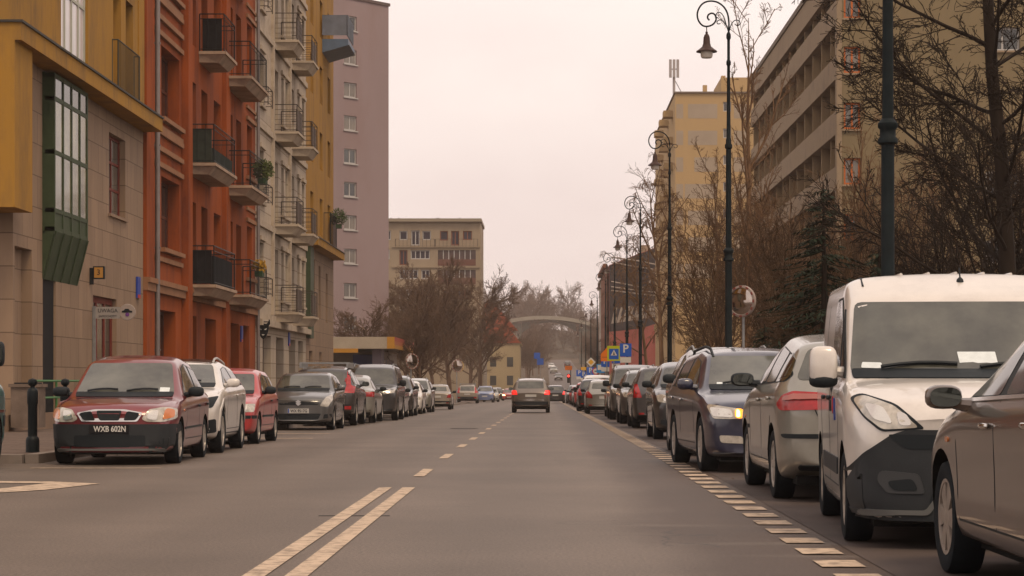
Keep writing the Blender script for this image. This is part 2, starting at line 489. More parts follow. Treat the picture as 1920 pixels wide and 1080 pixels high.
def make_car(sp, pm, name='parked_car', near=True):
    """the whole vehicle, nose at y=0 pointing to -y, standing on z=0"""
    root = empty(name)
    L, Wd, H, r = sp['L'], sp['W'], sp['H'], sp['r']
    vs, fs = body_mesh(sp)
    sk = Skin(vs, fs); sk.rear = L
    # body with real wheel arches
    me = bpy.data.meshes.new('body'); me.from_pydata(vs, [], fs)
    b = bmesh.new(); b.from_mesh(me); bmesh.ops.recalc_face_normals(b, faces=b.faces); b.to_mesh(me); b.free()
    me.materials.append(pm); me.materials.append(M_WELL)
    o = bpy.data.objects.new('body', me); COL.objects.link(o)
    cut = MB(); ra = r * 1.13 + .015
    for y in (sp['yf'], sp['yf'] + sp['wb']):
        for s in (1, -1):
            x0, x1 = s * (Wd - .34), s * (Wd + .3)
            n = 28
            pts = [(ra * math.cos(2 * math.pi * j / n) + y, ra * math.sin(2 * math.pi * j / n) + r + .01) for j in range(n)]
            cut.prism(pts, min(x0, x1), max(x0, x1), 'x')
    co = cut.build('cut', M_WELL)
    md = o.modifiers.new('b', 'BOOLEAN'); md.object = co; md.operation = 'DIFFERENCE'; md.solver = 'EXACT'
    md.material_mode = 'TRANSFER'
    dg = bpy.context.evaluated_depsgraph_get()
    m2 = bpy.data.meshes.new_from_object(o.evaluated_get(dg)); m2.name = 'body'
    o.modifiers.clear(); o.data = m2
    bpy.data.objects.remove(co)
    m2.polygons.foreach_set('use_smooth', [True] * len(m2.polygons))
    m2.set_sharp_from_angle(angle=R(32))
    o.parent = root
    B = o
    # glass
    dlo = sp['dlo']; pil = sp['pillars']
    yr = [-9] + pil + [99]
    for v in ('R', 'L'):
        sk.patch('window_surround', [(p[0], p[1]) for p in dlo], v, M_TRIM, root, h=.002, r=.05)
        for i in range(len(yr) - 1):
            q = clip(clip(dlo, 0, yr[i] + (.035 if i else 0), False), 0, yr[i + 1] - (.035 if i < len(yr) - 2 else 0), True)
            if len(q) < 3 or max(p[0] for p in q) - min(p[0] for p in q) < .08: continue
            cx = sum(p[0] for p in q) / len(q); cz = sum(p[1] for p in q) / len(q)
            q = [(cx + (p[0] - cx) * (1 - .03 / max(.1, abs(p[0] - cx) + .02)), cz + (p[1] - cz) * .93) for p in q]
            sk.patch('side_window', q, v, M_SIDEGLASS, root, h=.005, r=.045)
    zc, zw, wb_, wt_ = sp['ws']
    poly = [(-wb_, zc), (wb_, zc), (wt_, zw), (-wt_, zw)]
    sk.patch('windscreen', poly, 'F', M_CARGLASS, root, h=.005, r=.05)
    if near:
        sk.patch('windscreen_base', [(-wb_ * .98, zc - .035), (wb_ * .98, zc - .035), (wb_ * .99, zc + .03), (-wb_ * .99, zc + .03)], 'F', M_TRIM, root, h=.009, r=.02)
    z0, z1, b0, b1 = sp['rw']
    sk.patch('rear_window', [(-b0, z0), (b0, z0), (b1, z1), (-b1, z1)], 'B', M_CARGLASS, root, h=.005, r=.06)
    # wipers
    if near:
        for x0 in (-wb_ * .75, wb_ * .05):
            p = [sk.hit((x0 + wb_ * .62 * t, zc + .03 + .018 * math.sin(t * 3.1) + .02 * t), 'F') for t in (0, .25, .5, .75, 1)]
            MB().tube([tuple(a + n * .025) for a, n in p], .013, 5).build('wiper', M_TRIM, root)
    # lamps
    for s in (0, 1):
        f = (lambda q: q) if s == 0 else sym
        for nm, poly_, m_, hh in sp['front']:
            sk.patch(nm, f(poly_), 'F', m_, root, h=hh, r=.03, step=.05)
        for nm, poly_, m_, hh in sp['rear']:
            sk.patch(nm, f(poly_), 'B', m_, root, h=hh, r=.025, step=.04)
        for nm, poly_, m_, hh in sp.get('side', []):
            sk.patch(nm, poly_, 'RL'[s], m_, root, h=hh, r=.02)
    for nm, poly_, m_, hh in sp.get('frontc', []): sk.patch(nm, poly_, 'F', m_, root, h=hh, r=.025, step=.08)
    for nm, poly_, m_, hh in sp.get('rearc', []): sk.patch(nm, poly_, 'B', m_, root, h=hh, r=.025, step=.08)
    # number plates
    for v, z in (('F', sp['pz'][0]), ('B', sp['pz'][1])):
        loc, nor = sk.hit((0, z), v)
        s = -1 if v == 'F' else 1
        y0 = loc.y + s * .03
        bk = MB().box(-.26, .26, min(loc.y - s * .06, y0), max(loc.y - s * .06, y0), z - .057, z + .057)
        pb = bk.build('number_plate', sp.get('plate_mat', M_PLATE), root)
        if near and v == 'F' and sp.get('plate'):
            text_obj('plate_lettering', sp['plate'], .105, sp.get('plate_ink', M_INK), pb, (.015, y0 - .003, z - .004), width=.42, bold=.002)
        if near and v == 'F' and sp.get('plate') and sp.get('plate_mat', M_PLATE) is M_PLATE:
            MB().box(-.255, -.225, y0 - .004, y0 - .001, z - .052, z + .052).build('blue_band', M_EUBLUE, pb)
    # seams and handles
    if near:
        sm = MB()
        for v in ('R', 'L'):
            for (a, b_) in sp.get('seams', []):
                d = Vector(b_) - Vector(a); nn = Vector((-d.y, d.x)).normalized() * .006
                sk.patch('', [tuple(Vector(a) + nn), tuple(Vector(b_) + nn), tuple(Vector(b_) - nn), tuple(Vector(a) - nn)], v, None, None, h=.0015, r=0, step=.12, mb=sm)
        if sm.v: sm.build('door_seam', M_TRIM, root)
        for v in ('R', 'L'):
            for (y, z) in sp.get('handles', []):
                loc, nor = sk.hit((y, z), v)
                hb = MB(); ellipsoid(hb, (loc.x + nor.x * .018, loc.y, loc.z), (.016, .095, .017), 3.2, 8)
                hb.build('door_handle', sp.get('handle_mat', pm), root)
    # mirrors
    my, mz = sp['mir']
    for s in (1, -1):
        loc, nor = sk.hit((my + .03, mz), 'R' if s > 0 else 'L')
        ms = sp.get('msize', (.105, .075, .072)); mm = MB()
        cx = loc.x + s * (ms[0] + .045)
        ellipsoid(mm, (cx, my - .02, mz + .03), ms, sp.get('mp', 2.8), 10)
        mm.tube([(loc.x - s * .03, my + .03, mz - .02), (cx - s * .05, my, mz - .005)], [.045, .03], 8)
        q = mm.build('wing_mirror', pm if sp.get('mirror_paint') else M_TRIM, root)
        if sp.get('mirror_black'):
            kb_ = MB(); ellipsoid(kb_, (cx, my - .018, mz + .03 - ms[2] * .72), (ms[0] * 1.02, ms[1] * 1.03, ms[2] * .40), 2.8, 8); kb_.build('mirror_base', M_TRIM, q)
        if near:
            n = 20; g = MB(); pts = []
            for j in range(n):
                a = 2 * math.pi * j / n; e = lambda v: math.copysign(abs(v) ** .75, v)
                pts.append((cx + ms[0] * .84 * e(math.cos(a)), mz + .03 + ms[2] * .80 * e(math.sin(a))))
            g.prism(pts, my - .02 + ms[1] * .70, my - .02 + ms[1] * 1.0, 'y')
            g.build('mirror_glass', M_MIRROR, q)
    # wheels
    for y in (sp['yf'], sp['yf'] + sp['wb']):
        for s in (1, -1):
            wheel(r, .2 if r < .33 else .225, root, s * (Wd - .115), y, s, sp.get('spokes', 7), sp.get('rim', M_RIM), sp.get('wstyle', 'alloy'))
    # underbody shadow pan and exhaust
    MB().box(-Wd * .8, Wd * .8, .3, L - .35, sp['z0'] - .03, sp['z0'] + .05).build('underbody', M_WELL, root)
    # roof gear
    if sp.get('rails'):
        y0, y1 = sp['rails']
        for s in (1, -1):
            pts = []
            for i in range(9):
                t = i / 8; y = y0 + (y1 - y0) * t
                loc, nor = sk.hit((s * (sp['wr'] - .07), y), 'T')
                lift = .055 * min(1, min(t, 1 - t) * 8)
                pts.append((loc.x, y, loc.z + lift - .004))
            MB().tube(pts, .019, 6).build('roof_rail', sp.get('rail_mat', M_STEEL), root)
    if sp.get('bars'):
        for y in sp['bars']:
            loc, nor = sk.hit((0, y), 'T'); z = loc.z
            m_ = MB().box(-sp['wr'] * 1.02, sp['wr'] * 1.02, y - .03, y + .03, z + .07, z + .095)
            for s in (1, -1): m_.box(s * sp['wr'] * .9 - .03, s * sp['wr'] * .9 + .03, y - .035, y + .035, z - .06, z + .07)
            m_.build('roof_bar', M_STEEL, root)
    if sp.get('antenna'):
        ax, ay = sp['antenna']
        loc, nor = sk.hit((ax, ay), 'T')
        a = MB(); a.lathe([(.03, -.01), (.022, .015), (.006, .03)], 10, (loc.x, loc.y, loc.z))
        a.tube([(loc.x, loc.y, loc.z + .02), (loc.x, loc.y + .05, loc.z + .10)], [.007, .004], 5).build('aerial', M_TRIM, root)
    return root, sk

def place(root, x, d, facing='toward', yaw=0.0, L=None):
    """d = distance of the end nearest the camera; x = centre line"""
    if facing == 'toward':
        root.location = (x, d, zg(d + 2)); root.rotation_euler = (math.atan2(zg(d + 4) - zg(d), 4), 0, yaw)
    else:
        root.location = (x, d + L, zg(d + 2)); root.rotation_euler = (-math.atan2(zg(d + 4) - zg(d), 4), 0, math.pi + yaw)
    return root

# ---- vehicle shapes (metres, nose at y=0)
def spec(L, W, H, r, yf, wb, hf, cowl, wtop, peak, rroof, gbot, tail, zbelt=None, **k):
    """hf nose height; cowl, wtop, peak, rroof, gbot, tail = (y, z) points of the side outline"""
    zbelt = zbelt or cowl[1] - .03
    d = dict(L=L, W=W, H=H, r=r, yf=yf, wb=wb, zbelt=zbelt, z0=k.pop('z0', .19), yws=wtop[0], wr=k.pop('wr', W * .70))
    d['top'] = [(0, hf - .16), (.03, hf - .06), (.14, hf), (cowl[0] * .55, hf + (cowl[1] - hf) * .68), cowl, wtop, peak, rroof, gbot, tail, (L, tail[1] - .10)]
    d['belt'] = [(0, hf - .22), (.2, hf - .08), (cowl[0] * .6, hf + (zbelt - hf) * .55), (cowl[0] + .15, zbelt), (gbot[0] - .2, zbelt + k.pop('rise', .06)), (L, min(zbelt + .05, tail[1] - .03))]
    top = lambda y: spl(d['top'], y, .06)
    a0 = cowl[0] + k.pop('a0', .30); zl = zbelt + .035
    ze = k.pop('dloend', rroof[0])
    e = k.pop('eave', .115)
    d['dlo'] = [(a0, zl), (wtop[0] + .16, wtop[1] - e), (peak[0], peak[1] - e), (ze, top(ze) - e - .01), (min(gbot[0] - .16, ze + k.pop('kick', .28)), zl + .10)]
    d['dlo'] = d['dlo'] + [(d['dlo'][-1][0] - .06, zl + .04)]
    d['pillars'] = k.pop('pillars', [wtop[0] + .78, wtop[0] + 1.62])
    d['ws'] = k.pop('ws', (cowl[1] + .035, wtop[1] - .045, W * .80, d['wr'] * .93))
    d['rw'] = k.pop('rw', (gbot[1] + .05, rroof[1] - .09, W * .68, d['wr'] * .88))
    d['mir'] = k.pop('mir', (a0 + .16, zl + .035))
    zs = d['z0'] + .16; a = yf + r * 1.2; b = yf + wb - r * 1.2; p = d['pillars'][0]
    d['seams'] = k.pop('seams', [((a + .12, zs), (a0 + .04, zl - .03)), ((p, zs), (p, zl - .03)), ((a + .12, zs), (b + .05, zs)), ((b + .02, zs + .1), (yf + wb - .1, r * 2 + .13))])
    d['handles'] = k.pop('handles', [(p - .14, zbelt - .10), (p + .80, zbelt - .08)])
    d['pz'] = k.pop('pz', (hf - .35, .72))
    hl = k.pop('hl', None) or [(W * .50, hf - .20), (W * .90, hf - .15), (W * .93, hf - .02), (W * .80, hf + .0), (W * .52, hf - .09)]
    d['front'] = k.pop('front', None) or [('headlight', hl, M_LENS, .006), ('headlight_reflector', [(W * .62, hf - .16), (W * .78, hf - .13), (W * .78, hf - .04), (W * .62, hf - .07)], M_LENSIN, .011),
                                          ('fog_light', [(W * .62, .30), (W * .84, .33), (W * .84, .42), (W * .64, .40)], M_TRIM, .005)]
    d['frontc'] = k.pop('frontc', None) or [('grille', [(-W * .44, hf - .19), (W * .44, hf - .19), (W * .46, hf - .09), (-W * .46, hf - .09)], M_TRIM, .006),
                                            ('lower_grille', [(-W * .52, .27), (W * .52, .27), (W * .58, .42), (-W * .58, .42)], M_TRIM, .005)]
    tl = k.pop('tl', None) or [(W * .62, .72), (W * .95, .72), (W * .95, .95), (W * .70, .93)]
    lit = k.pop('lit', False)
    d['rear'] = k.pop('rear', None) or [('tail_light', tl, M_REDLIT if lit else M_RED, .008), ('bumper_reflector', [(W * .66, .36), (W * .82, .36), (W * .82, .41), (W * .66, .41)], M_RED, .006)]
    d['rearc'] = k.pop('rearc', None) or [('rear_bumper_trim', [(-W * .85, .24), (W * .85, .24), (W * .88, .40), (-W * .88, .40)], M_TRIM, .006)]
    d.update(k)
    return d
# ------------------------------------------------------------------ ground, road, pavements
def sheet(name, x0, x1, d0, d1, dz, m, step=6.0, xs=None, wide=False):
    mb = MB(); n = max(1, int((d1 - d0) / step)); xs = xs or [x0, x1]
    k = len(xs)
    vs = []; fs = []
    for i in range(n + 1):
        d = d0 + (d1 - d0) * i / n
        for x in xs: vs.append((x if wide else max(x, -7.3 + 3.8 * sx(d) / 4.6) + sx(d), d, zg(d) + dz))
    for i in range(n):
        for j in range(k - 1): fs.append((i * k + j, i * k + j + 1, (i + 1) * k + j + 1, (i + 1) * k + j))
    mb.add(vs, fs)
    return tag(mb.build(name, m), kind='structure')

def asphalt_mat():
    m = mat('asphalt', (0.126, 0.099, 0.081), 0.52, noise=.17, nscale=.35, bump=.25, bscale=140)
    t = m.node_tree; n = t.nodes; l = t.links; b = n['Principled BSDF']
    src = b.inputs['Base Color'].links[0].from_socket
    c = n.new('ShaderNodeTexCoord'); sx = n.new('ShaderNodeSeparateXYZ'); l.new(c.outputs['Object'], sx.inputs[0])
    def math_(op, a, b_=None, clamp=False):
        q = n.new('ShaderNodeMath'); q.operation = op; q.use_clamp = clamp
        for i, v in enumerate((a, b_)):
            if v is None: continue
            if isinstance(v, (int, float)): q.inputs[i].default_value = v
            else: l.new(v, q.inputs[i])
        return q.outputs[0]
    def noise(scale, stretch, det=5, rough=.6):
        g = n.new('ShaderNodeMapping'); g.inputs['Scale'].default_value = stretch; l.new(c.outputs['Object'], g.inputs['Vector'])
        z = n.new('ShaderNodeTexNoise'); z.inputs['Scale'].default_value = scale; z.inputs['Detail'].default_value = det; z.inputs['Roughness'].default_value = rough
        l.new(g.outputs['Vector'], z.inputs['Vector']); return z.outputs['Fac']
    # damp dirty strip along the parked cars on the right, ragged edge
    edge = math_('ADD', sx.outputs['X'], math_('MULTIPLY', math_('SUBTRACT', noise(.5, (1, .35, 1)), .5), 1.5))
    mr = n.new('ShaderNodeMapRange'); mr.inputs['From Min'].default_value = .62; mr.inputs['From Max'].default_value = 1.05; l.new(edge, mr.inputs['Value'])
    gut = mr.outputs['Result']
    # paler streaks running across the strip
    st = n.new('ShaderNodeMapRange'); st.inputs['From Min'].default_value = .60; st.inputs['From Max'].default_value = .72; l.new(noise(1.0, (.28, 1.5, 1), 2, .4), st.inputs['Value'])
    gut2 = math_('MULTIPLY', gut, math_('SUBTRACT', 1.0, math_('MULTIPLY', st.outputs['Result'], .75)))
    x1 = n.new('ShaderNodeMix'); x1.data_type = 'RGBA'; x1.blend_type = 'MULTIPLY'; l.new(math_('MULTIPLY', gut2, .9, True), x1.inputs[0]); l.new(src, x1.inputs[6]); x1.inputs[7].default_value = (.50, .40, .33, 1)
    # aggregate speckle
    sp = n.new('ShaderNodeMapRange'); sp.inputs['From Min'].default_value = .36; sp.inputs['From Max'].default_value = .64; sp.inputs['To Min'].default_value = .60; sp.inputs['To Max'].default_value = 1.42; l.new(noise(42, (1, 1, 1), 4, .85), sp.inputs['Value'])
    x2 = n.new('ShaderNodeVectorMath'); x2.operation = 'SCALE'; l.new(x1.outputs[2], x2.inputs[0]); l.new(sp.outputs['Result'], x2.inputs['Scale'])
    # wheel tracks polished slightly paler, oil line darker
    wv = math_('SINE', math_('MULTIPLY', sx.outputs['X'], 3.6)); tr = math_('ADD', 1.0, math_('MULTIPLY', wv, .07))
    ol = n.new('ShaderNodeMapRange'); ol.inputs['From Min'].default_value = .55; ol.inputs['From Max'].default_value = .75; ol.inputs['To Min'].default_value = 1; ol.inputs['To Max'].default_value = .82; l.new(noise(.6, (1, .08, 1), 6, .65), ol.inputs['Value'])
    x3 = n.new('ShaderNodeVectorMath'); x3.operation = 'SCALE'; l.new(x2.outputs[0], x3.inputs[0]); l.new(math_('MULTIPLY', tr, ol.outputs['Result']), x3.inputs['Scale'])
    vo = n.new('ShaderNodeTexVoronoi'); vo.feature = 'DISTANCE_TO_EDGE'; vo.inputs['Scale'].default_value = .55
    wp = n.new('ShaderNodeVectorMath'); wp.operation = 'ADD'
    zc = n.new('ShaderNodeTexNoise'); zc.inputs['Scale'].default_value = 1.3; zc.inputs['Detail'].default_value = 6; l.new(c.outputs['Object'], zc.inputs['Vector'])
    l.new(c.outputs['Object'], wp.inputs[0]); l.new(zc.outputs['Color'], wp.inputs[1]); l.new(wp.outputs[0], vo.inputs['Vector'])
    ck = n.new('ShaderNodeMapRange'); ck.inputs['From Min'].default_value = .003; ck.inputs['From Max'].default_value = .012; ck.inputs['To Min'].default_value = 1; ck.inputs['To Max'].default_value = 0; l.new(vo.outputs['Distance'], ck.inputs['Value'])
    ckm = n.new('ShaderNodeMapRange'); ckm.inputs['From Min'].default_value = .56; ckm.inputs['From Max'].default_value = .62; l.new(noise(.16, (1, .6, 1), 3), ckm.inputs['Value'])
    x4 = n.new('ShaderNodeMix'); x4.data_type = 'RGBA'; l.new(math_('MULTIPLY', math_('MULTIPLY', ck.outputs['Result'], ckm.outputs['Result']), .65), x4.inputs[0]); l.new(x3.outputs[0], x4.inputs[6]); x4.inputs[7].default_value = (.03, .025, .022, 1)
    l.new(x4.outputs[2], b.inputs['Base Color'])
    l.new(math_('SUBTRACT', .58, math_('MULTIPLY', gut2, .05)), b.inputs['Roughness'])
    b.inputs['Specular IOR Level'].default_value = .22
    return m
M_ASPH = asphalt_mat()
M_BAY = mat('bay_asphalt', (0.082, 0.062, 0.054), 0.7, noise=.22, nscale=.9, bump=.25, bscale=140, dirt=((.05, .042, .04), .7, .8))
M_PAVE = panel_mat('pavement_slabs', (.13, .094, .075), (.55, .52, .5), .5, .5, axes=('X', 'Y'), mort=.02, noise=.2)
M_KERB = mat('kerb_stone', (.22, .18, .155), .75, noise=.25, nscale=2)
M_EARTH = mat('earth', (.09, .065, .045), .95, noise=.4, nscale=.7, bump=.5, bscale=6)
def paint_mat():
    m = mat('worn_road_paint', (.50, .385, .285), .7, noise=.12, nscale=5, dirt=((.15, .115, .09), 1.0, 7), bump=.2, bscale=140)
    return m
M_LINE = paint_mat()

gx = [-900, -300, -120, -60, -30, -12, 12, 30, 60, 120, 300, 900]
sheet('ground', 0, 0, -80, 1600, -.03, M_EARTH, 10, gx, True)
sheet('road', -7.3, 4.3, -60, 720, 0, M_ASPH, 3.0, [-7.3, -1.5, 1.7, 4.3])
sheet('road', -60, -7.3, 4, 28.7, -.004, M_ASPH, 3.0, None, True)                      # side street on the left
sheet('parking_strip', 1.98, 3.98, 4, 320, .004, M_BAY, 3.0)
def kerb(name, x0, x1, d0, d1, h, m): # raised strip with real sides
    mb = MB(); n = max(1, int((d1 - d0) / 6)); vs = []; fs = []
    for i in range(n + 1):
        d = d0 + (d1 - d0) * i / n; z = zg(d)
        vs += [(x0, d, z - .1), (x0, d, z + h), (x1, d, z + h), (x1, d, z - .1)]
    for i in range(n):
        for j in range(3): fs.append((i * 4 + j, i * 4 + j + 1, i * 4 + j + 5, i * 4 + j + 4))
    fs += [(0, 3, 2, 1), (n * 4, n * 4 + 1, n * 4 + 2, n * 4 + 3)]
    mb.add(vs, fs)
    return tag(mb.build(name, m), kind='structure')
kerb('pavement', -11.5, -6.98, 28.9, 300, .115, M_PAVE)
kerb('kerb', -6.98, -6.80, 28.7, 300, .125, M_KERB)
kerb('kerb', -40, -7.0, 28.6, 28.88, .122, M_KERB)
kerb('pavement', -40, -11.52, 28.9, 48, .112, M_PAVE)
kerb('kerb', 3.98, 4.14, -20, 300, .12, M_KERB)
kerb('pavement', 4.14, 5.5, -20, 300, .11, M_PAVE)
kerb('earth_bed', 5.5, 14.5, -20, 200, .10, M_EARTH)

def ground_quads(name, quads, dz=.006, m=M_LINE):
    mb = MB()
    for q in quads:
        ds = [p[1] for p in q]
        if max(ds) - min(ds) > 6:                # long line: follow the slope
            (xa0, da), (xb0, _), (xb1, db), (xa1, _) = q
            n = int((db - da) / 4) + 1
            for i in range(n):
                a, b = da + (db - da) * i / n, da + (db - da) * (i + 1) / n
                f = lambda x, y, d: x + (y - x) * (d - da) / (db - da)
                mb.quad((f(xa0, xa1, a), a, zg(a) + dz), (f(xb0, xb1, a), a, zg(a) + dz), (f(xb0, xb1, b), b, zg(b) + dz), (f(xa0, xa1, b), b, zg(b) + dz))
        else: mb.add([(x, d, zg(d) + dz) for x, d in q], [tuple(range(len(q)))])
    return tag(mb.build(name, m, fix=False), kind='structure')
Lq = lambda x0, x1, d0, d1: [(x0, d0), (x1, d0), (x1, d1), (x0, d1)]
ground_quads('centre_line', [Lq(-1.70, -1.57, -30, 22.0), Lq(-1.46, -1.33, -30, 22.0)])
ground_quads('dashed_line', [Lq(-1.51, -1.38, 24.6 + 6.0 * i, 26.7 + 6.0 * i) for i in range(50)])
mbk = []
for i in range(150):
    d = 2.35 + .93 * i
    mbk.append([(1.64, d), (1.90, d), (1.90, d + .47), (1.64, d + .47)])
for i in range(150, 310): d = 2.35 + .93 * i; mbk.append([(1.64, d), (1.90, d), (1.90, d + .47), (1.64, d + .47)])
ground_quads('parking_bay_line', mbk, .0075)
ground_quads('left_bay_line', [Lq(-6.5, -4.85, 26.9, 27.05), Lq(-6.6, -4.75, 43.7, 44.1), Lq(-6.6, -4.9, 48.6, 49.0), Lq(-6.6, -4.75, 93.5, 94.0), Lq(-6.6, -4.9, 118, 118.5)])
ground_quads('road_arrow', [[(-6.55, 23.9), (-5.62, 23.9), (-5.35, 23.5), (-6.55, 24.45)][::1], [(-6.55, 21.9), (-6.15, 21.55), (-5.0, 22.9), (-5.35, 23.5)][::1], [(-6.55, 22.75), (-5.9, 22.85), (-5.85, 23.05), (-6.55, 23.1)], [(-6.9, 20.4), (-6.2, 20.35), (-5.1, 22.7), (-5.5, 22.9)][::1]][:0] or
    [[(-6.6, 23.55), (-5.35, 23.3), (-4.75, 22.85), (-5.35, 22.9), (-6.6, 23.2)], [(-6.6, 22.35), (-5.75, 22.0), (-6.05, 21.5), (-6.6, 21.8)], [(-5.35, 22.9), (-4.75, 22.85), (-5.05, 21.5), (-5.75, 20.4), (-6.6, 20.35), (-6.6, 20.9), (-5.95, 20.95), (-5.55, 21.8)]])
MB().box(-1.84, -1.26, 17.4, 17.46, -.02, .0055).build('road_crack_repair', mat('tar_seam', (.06, .05, .045), .5))
tag(bpy.data.objects['road_crack_repair'], kind='structure')
mh = empty('manhole_cover', (-2.1, 56, zg(56)), 0, 'round iron manhole cover in the road left of the dashed line', 'manhole cover')
MB().lathe([(.001, .008), (.27, .008), (.30, .005), (.30, -.02)], 24).build('lid', mat('manhole_iron', (.05, .042, .038), .6, noise=.4, nscale=20), mh)
MB().lathe([(.31, .009), (.36, .009), (.36, -.02)], 24).build('frame', mat('manhole_frame', (.09, .075, .065), .6), mh)

# ------------------------------------------------------------------ facades
GLASSES = [M_GLASS, mat('window_glass_dim', (.022, .022, .024), .08, spec=.8, noise=.5, nscale=.6), mat('curtained_window', (.10, .088, .075), .12, spec=.7, noise=.5, nscale=2.5, stretch=(3, 3, .5)), mat('blind_window', (.15, .125, .10), .15, spec=.7, noise=.25, nscale=1)]
class Facade:
    """one plane of a building; u along U, z up, N outward. Real openings with reveals; windows are separate parts."""
    def __init__(s, O, U, N): s.O, s.U, s.N = O, U, N
    def P(s, u, n, z): return (s.O[0] + s.U[0] * u + s.N[0] * n, s.O[1] + s.U[1] * u + s.N[1] * n, z)
    def wall(s, mb, u0, u1, z0, z1, ops, dp=.22, mi=0, n=0.0):
        us = sorted({u0, u1, *[o[0] for o in ops], *[o[1] for o in ops]}); zs = sorted({z0, z1, *[o[2] for o in ops], *[o[3] for o in ops]})
        us = [u for u in us if u0 <= u <= u1]; zs = [z for z in zs if z0 <= z <= z1]
        for a, b in zip(us, us[1:]):
            for c, d in zip(zs, zs[1:]):
                mu, mz = (a + b) / 2, (c + d) / 2
                if any(o[0] < mu < o[1] and o[2] < mz < o[3] for o in ops): continue
                mb.quad(s.P(a, n, c), s.P(b, n, c), s.P(b, n, d), s.P(a, n, d), mi)
        for o in ops:
            a, b, c, d = o[:4]
            for q in (((a, c), (b, c)), ((b, c), (b, d)), ((b, d), (a, d)), ((a, d), (a, c))):
                (p, r_), (t, v) = q
                mb.quad(s.P(p, n, r_), s.P(t, n, v), s.P(t, n - dp, v), s.P(p, n - dp, r_), mi)
        return mb
    def bx(s, mb, u0, u1, n0, n1, z0, z1, mi=0): return mb.obox(s.O, s.U, s.N, u0, u1, n0, n1, z0, z1, mi)
    def window(s, o, parent, dp=.22, frame=M_FRAME, glass=M_GLASS, cols=2, rows=1, fw=.06, name='window', sub=True, back=True):
        a, b, c, d = o[:4]
        if glass is M_GLASS: glass = rng.choice(GLASSES)
        f = MB(); n0, n1 = -dp - .03, -dp + .03
        s.bx(f, a, a + fw, n0, n1, c, d); s.bx(f, b - fw, b, n0, n1, c, d); s.bx(f, a + fw, b - fw, n0, n1, c, c + fw); s.bx(f, a + fw, b - fw, n0, n1, d - fw, d)
        for i in range(1, cols): u = a + (b - a) * i / cols; s.bx(f, u - fw * .45, u + fw * .45, n0, n1 - .002, c + fw, d - fw)
        for i in range(1, rows): z = c + (d - c) * i / rows; s.bx(f, a + fw, b - fw, n0, n1 - .004, z - fw * .4, z + fw * .4)
        g = MB() if sub else f
        s.bx(g, a + .01, b - .01, -dp - .02, -dp, c + .01, d - .01, 0 if sub else 1)
        w = f.build(name, [frame] if sub else [frame, glass], parent)
        if sub: g.build('pane', glass, w)
        return w
    def shell(s, mb, u0, u1, z0, z1, depth, mi=0):
        """ends, back and roof behind the front plane"""
        P = s.P
        mb.quad(P(u0, 0, z0), P(u0, 0, z1), P(u0, -depth, z1), P(u0, -depth, z0), mi); mb.quad(P(u1, 0, z0), P(u1, -depth, z0), P(u1, -depth, z1), P(u1, 0, z1), mi)
        mb.quad(P(u0, 0, z1), P(u1, 0, z1), P(u1, -depth, z1), P(u0, -depth, z1), mi); mb.quad(P(u0, -depth, z0), P(u0, -depth, z1), P(u1, -depth, z1), P(u1, -depth, z0), mi)
        return mb

M_YEL = mat('ochre_render', (.35, .182, .034), .85, noise=.13, nscale=.8, stretch=(1, 1, .3), dirt=((.13, .08, .04), .8, .8), bump=.1, bscale=60)
M_STONE = panel_mat('stone_cladding', (.285, .195, .130), (.45, .42, .42), .95, .72)
M_STONE2 = mat('stone_plain', (.26, .175, .12), .75, noise=.12, nscale=1.5)
M_ORG = mat('terracotta_render', (.285, .064, .014), .85, noise=.13, nscale=.6, stretch=(1, 1, .25), dirt=((.11, .03, .017), .85, .7), bump=.1, bscale=60)
M_ORGBAND = mat('sandstone_trim', (.27, .135, .072), .8, noise=.18, nscale=1.5)
M_CREAM = panel_mat('cream_render', (.46, .375, .285), (.55, .52, .5), 40, .62, mort=.022)
M_CREAM2 = mat('cream_plain', (.46, .375, .285), .8, noise=.12, nscale=.8, dirt=((.22, .165, .12), .8, .8))
M_SLAB = mat('balcony_concrete', (.36, .255, .18), .85, noise=.18, nscale=1.2, dirt=((.15, .11, .09), .6, 1.3))
M_PINK = mat('pink_render', (.265, .20, .20), .85, noise=.10, nscale=.12, stretch=(1, 1, .35), dirt=((.24, .165, .155), .7, .22))
M_GREENF = mat('green_metal', (.043, .062, .032), .5, noise=.2, nscale=3)
M_OGLASS = mat('painted_reflection_glass', (.15, .135, .075), .06, spec=.7, noise=.75, nscale=1.3)  # blotchy olive base colour paints pale reflections into the oriel panes
M_REDF = mat('dark_red_frame', (.16, .03, .02), .5)
M_ORGF = mat('orange_frame', (.50, .13, .03), .5)

def building(name, label, loc=(0, 0, 0), group=None, cat='building'):
    return empty(name, loc, 0, label, cat, group)

def bars(mb, f, u0, u1, n0, n1, z0, z1, horiz=0, step=.24, r=.008, mid=None):
    """a three-sided balcony railing in the facade frame"""
    for (a, b) in (((u0, n0), (u0, n1)), ((u0, n1), (u1, n1)), ((u1, n1), (u1, n0))):
        for z in ([z0 + .08, z1] + ([mid] if mid else [])): mb.tube([f.P(a[0], a[1], z), f.P(b[0], b[1], z)], .02 if z == z1 else .014, 5)
        Ln = math.hypot(b[0] - a[0], b[1] - a[1]); k = max(1, int(Ln / step))
        if horiz:
            for i in range(1, horiz): z = z0 + .08 + (z1 - z0 - .08) * i / horiz; mb.tube([f.P(a[0], a[1], z), f.P(b[0], b[1], z)], r, 4)
            k = max(1, int(Ln / .8))
        for i in range(k + 1):
            t = i / k; p = (a[0] + (b[0] - a[0]) * t, a[1] + (b[1] - a[1]) * t)
            mb.tube([f.P(*p, z0 - .02), f.P(*p, z1)], r if 0 < i < k else .02, 4)
    return mb

